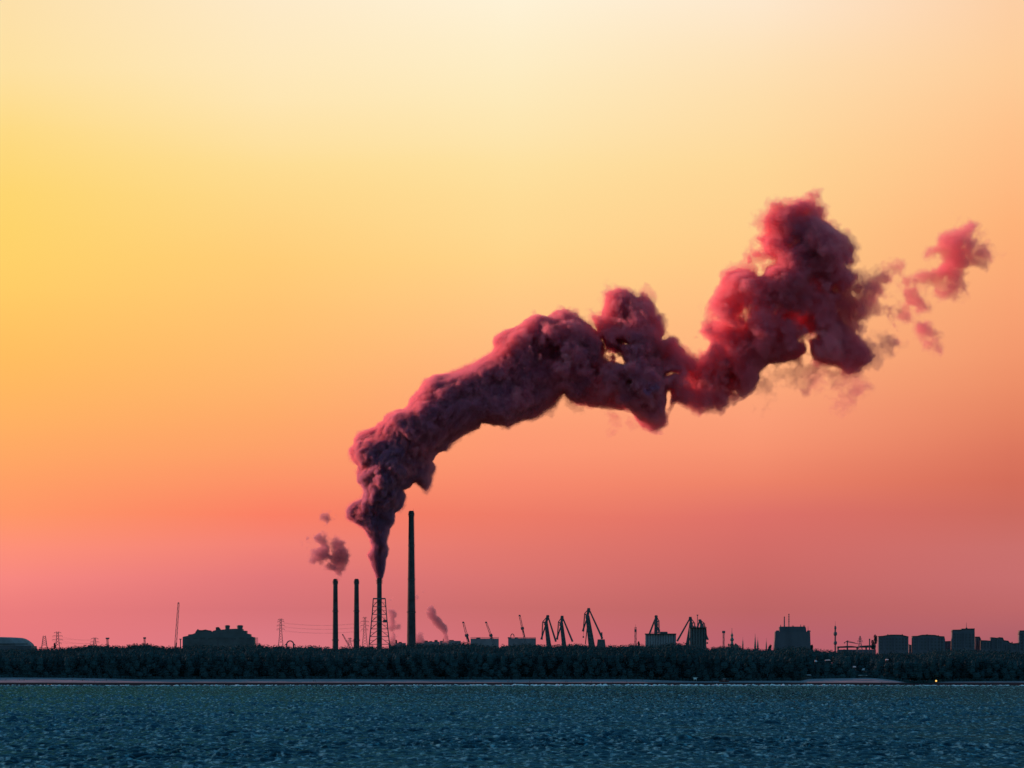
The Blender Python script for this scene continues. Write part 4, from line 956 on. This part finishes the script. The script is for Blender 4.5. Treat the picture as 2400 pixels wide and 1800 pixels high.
def smoke(name, label, cat, D, outlines, thin=(), vox=1.5, amp=None, wl=60, octs=6, gain=.6, shells=(), squash=1.0, wav=14, cap=60, billow=.6, group=None, bias=0.0, deep=0.0, seed=1, fill=0.0):
    """outlines: photo-pixel outlines; thin: (x, y, rx, ry, amount) thin or torn places; amp(xpix, ypix) edge roughness in metres"""
    global rng
    rng = np.random.default_rng(seed)
    polys = [[P(x, y, D) for x, y in o] for o in outlines]
    allp = np.array([p for o in polys for p in o]); pad = 26
    x0, z0 = allp.min(0) - pad; x1, z1 = allp.max(0) + pad
    nx, nz = int((x1 - x0) / vox), int((z1 - z0) / vox)
    gx, gz = np.meshgrid(x0 + vox * np.arange(nx), z0 + vox * np.arange(nz), indexing='ij')
    gx = gx.astype(np.float32); gz = gz.astype(np.float32)
    d2 = np.full(gx.shape, -1e9, np.float32)
    for o in polys: d2 = np.maximum(d2, seg_dist(gx, gz, o))
    u = inflate(d2 > 0, vox) * squash ** 2
    u = np.minimum(u, cap ** 2 * np.tanh(u / cap ** 2) + 1)
    xpix = gx * FPX / D + 1200; ypix = HOR - (gz - EYE) * FPX / D
    pen = np.zeros_like(u)
    wx = sum(g_ * upsample(rng.standard_normal([int(n * vox / w_) + 5 for n in u.shape]).astype(np.float32), u.shape) for w_, g_ in ((14, 16), (6, 9), (3, 4)))
    wy = sum(g_ * upsample(rng.standard_normal([int(n * vox / w_) + 5 for n in u.shape]).astype(np.float32), u.shape) for w_, g_ in ((14, 16), (6, 9), (3, 4)))
    for (hx, hy, rx, ry, k) in thin:
        q = min(1.0, min(rx, ry) / 16)
        g = np.exp(-((((xpix + wx * q - hx) / rx) ** 2 + ((ypix + wy * q - hy) / ry) ** 2) ** 1.3))
        u = u * (1 - min(k, 1) * g); pen += max(0, k - .6) * g
    pen -= .22 * np.clip((ypix - 1230) / 80, 0, 1) + fill * np.clip((xpix - 1560) / 150, 0, 1)
    R = np.sqrt(blur(u, 30)) * .9 + 3.0
    A = amp(xpix, ypix) if callable(amp) else np.full_like(u, amp)
    ymax = float(np.sqrt(u.max())) + wav + 10
    ny = int(2 * ymax / vox)
    yy = (-ymax + vox * np.arange(ny)).astype(np.float32)
    yc = wav * upsample(rng.standard_normal([max(4, int(n * vox / 70) + 4) for n in u.shape]).astype(np.float32), u.shape)
    shape = (nx, ny, nz)
    Sd = (u[:, None, :] - (yy[None, :, None] - yc[:, None, :]) ** 2) / (2 * R[:, None, :])
    Sd = np.maximum(Sd, -30) + np.minimum(d2, 0)[:, None, :] * .8
    nb = fractal(shape, vox, wl, octs, gain, billow=True)
    nn = fractal(shape, vox, wl * .8, octs, gain + .05)
    bl = (billow(xpix, ypix)[:, None, :] if callable(billow) else billow)
    Nn = bl * nb + (1 - bl) * nn
    # keep the outer edge near the traced outline: rough only a little outwards
    Sd += (A + deep * np.clip(d2, 0, 38))[:, None, :] * (Nn * .62 - .1) + bias - (pen * 8)[:, None, :]
    # an outline's outward limit
    Sd = np.minimum(Sd, (d2[:, None, :] + A[:, None, :] * .55 * (.8 + .7 * nn)))
    Sd = np.clip(Sd, -20, 40)
    Sd[0] = Sd[-1] = -20; Sd[:, 0] = Sd[:, -1] = -20; Sd[:, :, 0] = Sd[:, :, -1] = -20
    root = None
    soft = A[:, None, :] / 6.0
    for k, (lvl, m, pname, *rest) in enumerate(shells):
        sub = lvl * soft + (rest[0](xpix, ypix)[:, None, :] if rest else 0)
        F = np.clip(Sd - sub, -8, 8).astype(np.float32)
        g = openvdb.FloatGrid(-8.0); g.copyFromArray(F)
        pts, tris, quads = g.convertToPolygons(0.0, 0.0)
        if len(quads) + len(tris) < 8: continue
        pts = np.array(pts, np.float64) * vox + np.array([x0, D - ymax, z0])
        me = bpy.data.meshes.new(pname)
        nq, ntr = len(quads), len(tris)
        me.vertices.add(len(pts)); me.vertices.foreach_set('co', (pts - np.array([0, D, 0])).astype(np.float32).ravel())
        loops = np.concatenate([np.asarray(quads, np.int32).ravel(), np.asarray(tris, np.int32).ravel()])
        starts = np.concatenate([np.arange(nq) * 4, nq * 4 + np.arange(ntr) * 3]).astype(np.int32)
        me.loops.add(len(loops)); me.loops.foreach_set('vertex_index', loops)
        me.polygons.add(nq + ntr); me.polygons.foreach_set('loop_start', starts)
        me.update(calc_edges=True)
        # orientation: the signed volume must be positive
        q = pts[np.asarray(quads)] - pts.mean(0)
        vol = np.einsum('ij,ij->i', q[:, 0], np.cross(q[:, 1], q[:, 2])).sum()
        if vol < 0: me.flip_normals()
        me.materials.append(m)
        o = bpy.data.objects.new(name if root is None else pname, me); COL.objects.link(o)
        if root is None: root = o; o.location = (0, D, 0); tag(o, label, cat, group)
        else: o.parent = root
        print(name, pname, shape, nq + ntr)
    return root

PLUME_D = 8000.0
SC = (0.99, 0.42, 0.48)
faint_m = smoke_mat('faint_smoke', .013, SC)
thin_m = smoke_mat('thin_smoke', .04, SC); mid_m = smoke_mat('thick_smoke', .15, (.97, .42, .50)); core_m = smoke_mat('dense_smoke', .35, (.72, .43, .62))  # redder rims and darker, bluer core: sunlit edges and shade put into colours
shaded_fresh_m = smoke_mat('shaded_fresh_smoke', .5, (.42, .34, .56))  # extra dark colour puts shade of stem and undersides into the smoke
plume_outline = [(882,1357),(876,1339),(870,1325),(866,1315),(859,1300),(869,1284),(866,1262),(854,1245),(835,1231),(816,1221),(810,1209),(816,1187),(831,1180),(848,1168),(855,1153),(845,1136),(837,1131),(837,1117),(835,1105),(838,1093),(828,1081),(820,1066),(816,1052),(826,1042),(827,1028),(840,1013),(860,1006),(876,999),(884,989),(896,984),(896,970),(908,963),(922,954),(944,957),(954,948),(956,936),(968,922),(980,912),(987,898),(993,889),(1014,877),(1058,877),(1085,868),(1110,853),(1128,841),(1155,826),(1160,814),(1152,802),(1155,792),(1170,783),(1182,773),(1204,768),(1220,756),(1235,744),(1252,736),(1271,738),(1283,742),(1293,730),(1307,726),(1331,725),(1351,732),(1359,744),(1375,754),(1389,766),(1400,774),(1392,755),(1384,740),(1386,727),(1399,739),(1409,739),(1413,722),(1418,708),(1421,691),(1428,681),(1450,674),(1469,680),(1483,691),(1493,697),(1507,693),(1524,701),(1536,715),(1548,732),(1558,739),(1559,756),(1562,771),(1556,785),(1547,797),(1558,799),(1568,790),(1582,789),(1594,797),(1608,825),(1637,841),(1655,821),(1662,803),(1648,794),(1635,782),(1635,753),(1648,731),(1658,702),(1677,677),(1691,651),(1713,639),(1738,633),(1767,637),(1778,651),(1789,644),(1796,626),(1818,611),(1790,606),(1767,597),(1790,590),(1781,572),(1787,562),(1800,550),(1800,521),(1810,503),(1843,487),(1872,474),(1897,476),(1919,469),(1928,489),(1926,514),(1942,523),(1962,539),(1988,554),(2002,583),(1993,612),(1980,630),(2002,644),(1991,670),(1973,688),(1966,706),(1944,735),(1948,756),(1970,774),(1998,796),(2031,807),(2035,847),(2009,868),(1990,880),(1959,850),(1915,847),(1886,828),(1868,840),(1836,850),(1803,854),(1778,872),(1781,890),(1767,926),(1742,941),(1706,962),(1691,984),(1669,973),(1637,984),(1604,966),(1585,951),(1573,976),(1563,1021),(1541,1023),(1510,1012),(1495,992),(1480,971),(1457,963),(1413,961),(1377,951),(1351,949),(1331,937),(1322,922),(1307,932),(1288,949),(1274,963),(1245,983),(1216,990),(1192,1006),(1175,1000),(1148,995),(1127,992),(1124,1007),(1103,1013),(1069,1033),(1052,1040),(1048,1057),(1028,1059),(1021,1069),(1014,1081),(1021,1093),(1017,1105),(1007,1112),(1011,1128),(999,1151),(987,1139),(978,1129),(968,1131),(961,1144),(944,1147),(951,1160),(946,1182),(937,1199),(925,1203),(928,1209),(925,1230),(915,1238),(913,1254),(908,1274),(913,1286),(911,1298),(905,1310),(905,1325),(902,1339),(897,1357)]
plume_thin = [(1420,812,13,22,.85),(1440,832,20,12,.85),(1461,845,22,20,.75),(1510,868,26,18,.75),(1483,922,24,17,.85),(1473,808,20,12,.8),(1572,877,26,11,.95),(1577,940,13,26,.9),(1857,550,18,16,.9),(1892,813,12,18,.95),(1935,785,20,12,.9),(1957,675,13,15,1.0),(1530,975,42,38,-.3),(1540,840,40,30,.75),(1965,590,30,60,.6),(1930,800,55,25,.55),(1880,520,50,40,.55),(1600,830,25,30,.5),(855,1100,24,20,.75),(1765,600,26,9,.7),(1810,625,30,14,.6),(1810,700,60,60,.25),(1850,860,60,14,.8)]
SEED = 1
def plume_billow(x, y):
    g = np.exp(-(((x - 1960) / 120) ** 2 + ((y - 760) / 190) ** 2)) + np.exp(-(((x - 1510) / 90) ** 2 + ((y - 930) / 110) ** 2))
    return (.62 - .5 * np.clip(g, 0, 1)).astype(np.float32)
def plume_amp(x, y):
    t = np.clip((x - 880) / 900, 0, 1) + np.clip((1340 - y) / 1400, 0, 1) * .3
    a = 4.3 + 9.0 * t
    a = a + 7 * np.exp(-(((x - 1980) / 110) ** 2 + ((y - 790) / 150) ** 2)) + 1 * np.exp(-(((x - 1520) / 80) ** 2 + ((y - 960) / 80) ** 2))
    return (a * np.clip((1362 - y) / 110, .25, 1)).astype(np.float32)
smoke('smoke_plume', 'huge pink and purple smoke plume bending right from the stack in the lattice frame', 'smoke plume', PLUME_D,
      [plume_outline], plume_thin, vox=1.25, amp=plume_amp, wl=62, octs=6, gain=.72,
      shells=[(-1.7, faint_m, 'smoke_plume'), (-.5, thin_m, 'thin_smoke'), (2.0, mid_m, 'thick_smoke', lambda x, y: (3.0 * np.clip((x - 1380) / 300, 0, 1)).astype(np.float32)), (6.5, core_m, 'dense_smoke', lambda x, y: (11 * np.clip((x - 1380) / 300, 0, 1)).astype(np.float32)), (3.0, shaded_fresh_m, 'shaded_fresh_smoke', lambda x, y: (.4 + 22 * np.clip((x - 930) / 420, 0, 1) + 8 * np.clip((1150 - y) / 300, 0, 1)).astype(np.float32))], wav=14, cap=52, deep=.42, bias=1.0, billow=plume_billow, seed=SEED, fill=.35)

def Z4(x0, y0, s, pts): return [(x0 + x / s, y0 + y / s) for x, y in pts]
far = [Z4(1950,480,3.951,[(840,420),(960,370),(990,280),(1120,250),(1210,190),(1340,185),(1355,250),(1290,230),(1320,330),(1340,400),(1280,430),(1330,450),(1390,400),(1450,420),(1480,520),(1430,590),(1370,560),(1290,570),(1200,590),(1240,690),(1240,800),(1170,770),(1080,830),(1020,830),(1100,720),(1060,640),(900,680),(760,720),(640,720),(660,670),(830,620),(960,590),(1020,530),(990,460),(880,470)]),
 Z4(1950,480,3.951,[(640,640),(540,700),(440,720),(550,830),(530,890),(430,850),(460,960),(420,1010),(300,1080),(210,1000),(230,900),(210,760),(370,710),(470,620),(580,540),(640,540)]),
 Z4(1950,480,3.951,[(730,790),(810,790),(840,900),(895,960),(830,990),(730,920)]), Z4(1950,480,3.951,[(500,920),(570,950),(590,1140),(540,1140),(500,1000)]),
 Z4(1950,480,3.951,[(590,940),(690,960),(690,1060),(600,1050)]), Z4(1950,480,3.951,[(790,1110),(890,1090),(930,1150),(1020,1190),(960,1250),(990,1370),(930,1330),(840,1250)]),
 Z4(1950,480,3.951,[(510,1190),(620,1270),(560,1320),(490,1290)])]
wisp_m = smoke_mat('wispy_smoke', .017, SC); wisp2_m = smoke_mat('wispy_smoke_fold', .05, SC)
smoke('smoke_wisp', 'torn pink smoke wisp drifting alone at the far right end of the plume', 'smoke plume', 8000.0, far,
      [(2262,583,16,14,1.1),(2290,590,14,14,.9),(2175,790,55,50,.78)], vox=1.25, amp=8.5, wl=26, octs=5, gain=.78,
      shells=[(-1.6, faint_m, 'smoke_wisp'), (.8, wisp_m, 'smoke_shred'), (3.6, wisp2_m, 'smoke_fold')], wav=8, cap=22, billow=.15, bias=6.0)
under = [[(1775,885),(1840,862),(1900,858),(1960,865),(2010,880),(2030,905),(2010,935),(1975,975),(1955,960),(1960,920),(1905,910),(1895,940),(1870,915),(1830,905),(1800,920),(1780,950),(1765,940)],
 [(1400,965),(1440,972),(1480,985),(1500,1005),(1440,1000),(1432,1005),(1425,980)],[(2035,800),(2055,805),(2052,835),(2036,850),(2030,830)]]
smoke('smoke_veil', 'faint veil of smoke shreds hanging below the tallest cloud of the plume', 'smoke plume', 8000.0, under,
      [], vox=1.25, amp=9.0, wl=24, octs=5, gain=.78, shells=[(.6, faint_m, 'smoke_veil'), (3.6, wisp_m, 'smoke_fold')], wav=8, cap=16, billow=.1, bias=3.6)
Q = lambda pts: Z4(700, 1180, 4.1475, pts)
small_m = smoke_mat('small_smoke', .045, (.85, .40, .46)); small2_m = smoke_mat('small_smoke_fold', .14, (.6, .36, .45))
smoke('smoke_puff', 'small double puff of smoke drifting above the leftmost chimney', 'smoke puff', 8000.0,
      [Q([(80,430),(150,400),(200,420),(250,430),(270,500),(265,560),(210,590),(130,565),(140,500)]), Q([(330,400),(370,370),(410,390),(415,430),(460,470),(480,520),(470,560),(430,600),(380,612),(320,590),(315,510),(340,450)]),
       Q([(150,320),(200,300),(270,380),(300,480),(340,520),(330,560),(270,540),(230,440),(190,360)]), Q([(230,140),(270,110),(300,140),(280,170)]), Q([(250,600),(330,590),(390,620),(380,650),(290,640)])],
      [], vox=.8, amp=5.5, wl=13, octs=4, gain=.75, shells=[(.3, small_m, 'smoke_puff'), (3.4, small2_m, 'smoke_fold')], wav=3, cap=14, billow=.1, bias=4.6)
smoke('steam_column', 'thin steam column rising left from a stack right of the tallest chimney', 'steam', 8000.0,
      [Q([(1400,1345),(1400,1290),(1385,1250),(1375,1215),(1340,1190),(1300,1150),(1250,1110),(1240,1070),(1270,1050),(1255,1015),(1300,1005),(1320,1050),(1325,1100),(1370,1140),(1400,1170),(1440,1180),(1450,1220),(1445,1260),(1460,1290),(1455,1345)])],
      [], vox=.7, amp=2.6, wl=11, octs=4, gain=.68, shells=[(.2, small_m, 'steam_column'), (2.6, small2_m, 'steam_fold')], wav=2, cap=9, billow=.4, bias=2.0, group='steam clouds low behind the chimneys')
smoke('steam_column', 'steam column rising behind the right side of the lattice chimney frame', 'steam', 8100.0,
      [Q([(850,1020),(900,1015),(960,1080),(955,1105),(925,1120),(935,1200),(960,1195),(930,1240),(940,1290),(930,1340),(895,1340),(905,1260),(880,1210),(900,1150),(880,1090),(850,1060)]), Q([(860,940),(910,920),(920,950),(880,955)])],
      [], vox=.7, amp=2.8, wl=11, octs=4, gain=.68, shells=[(.2, small_m, 'steam_column'), (2.8, small2_m, 'steam_fold')], wav=2, cap=8, billow=.3, bias=2.0, group='steam clouds low behind the chimneys')
smoke('steam_puff', 'small steam puff touching the foot of the tallest chimney on its right', 'steam', 8060.0,
      [Q([(1135,1345),(1130,1270),(1185,1258),(1190,1300),(1215,1345)]), Q([(1130,890),(1165,870),(1175,920),(1150,940),(1130,930)]), Q([(1190,850),(1220,835),(1215,870),(1200,900)])],
      [], vox=.7, amp=2.8, wl=10, octs=4, gain=.68, shells=[(.2, small_m, 'steam_puff'), (2.4, small2_m, 'steam_fold')], wav=2, cap=8, billow=.3, bias=2.0, group='steam clouds low behind the chimneys')
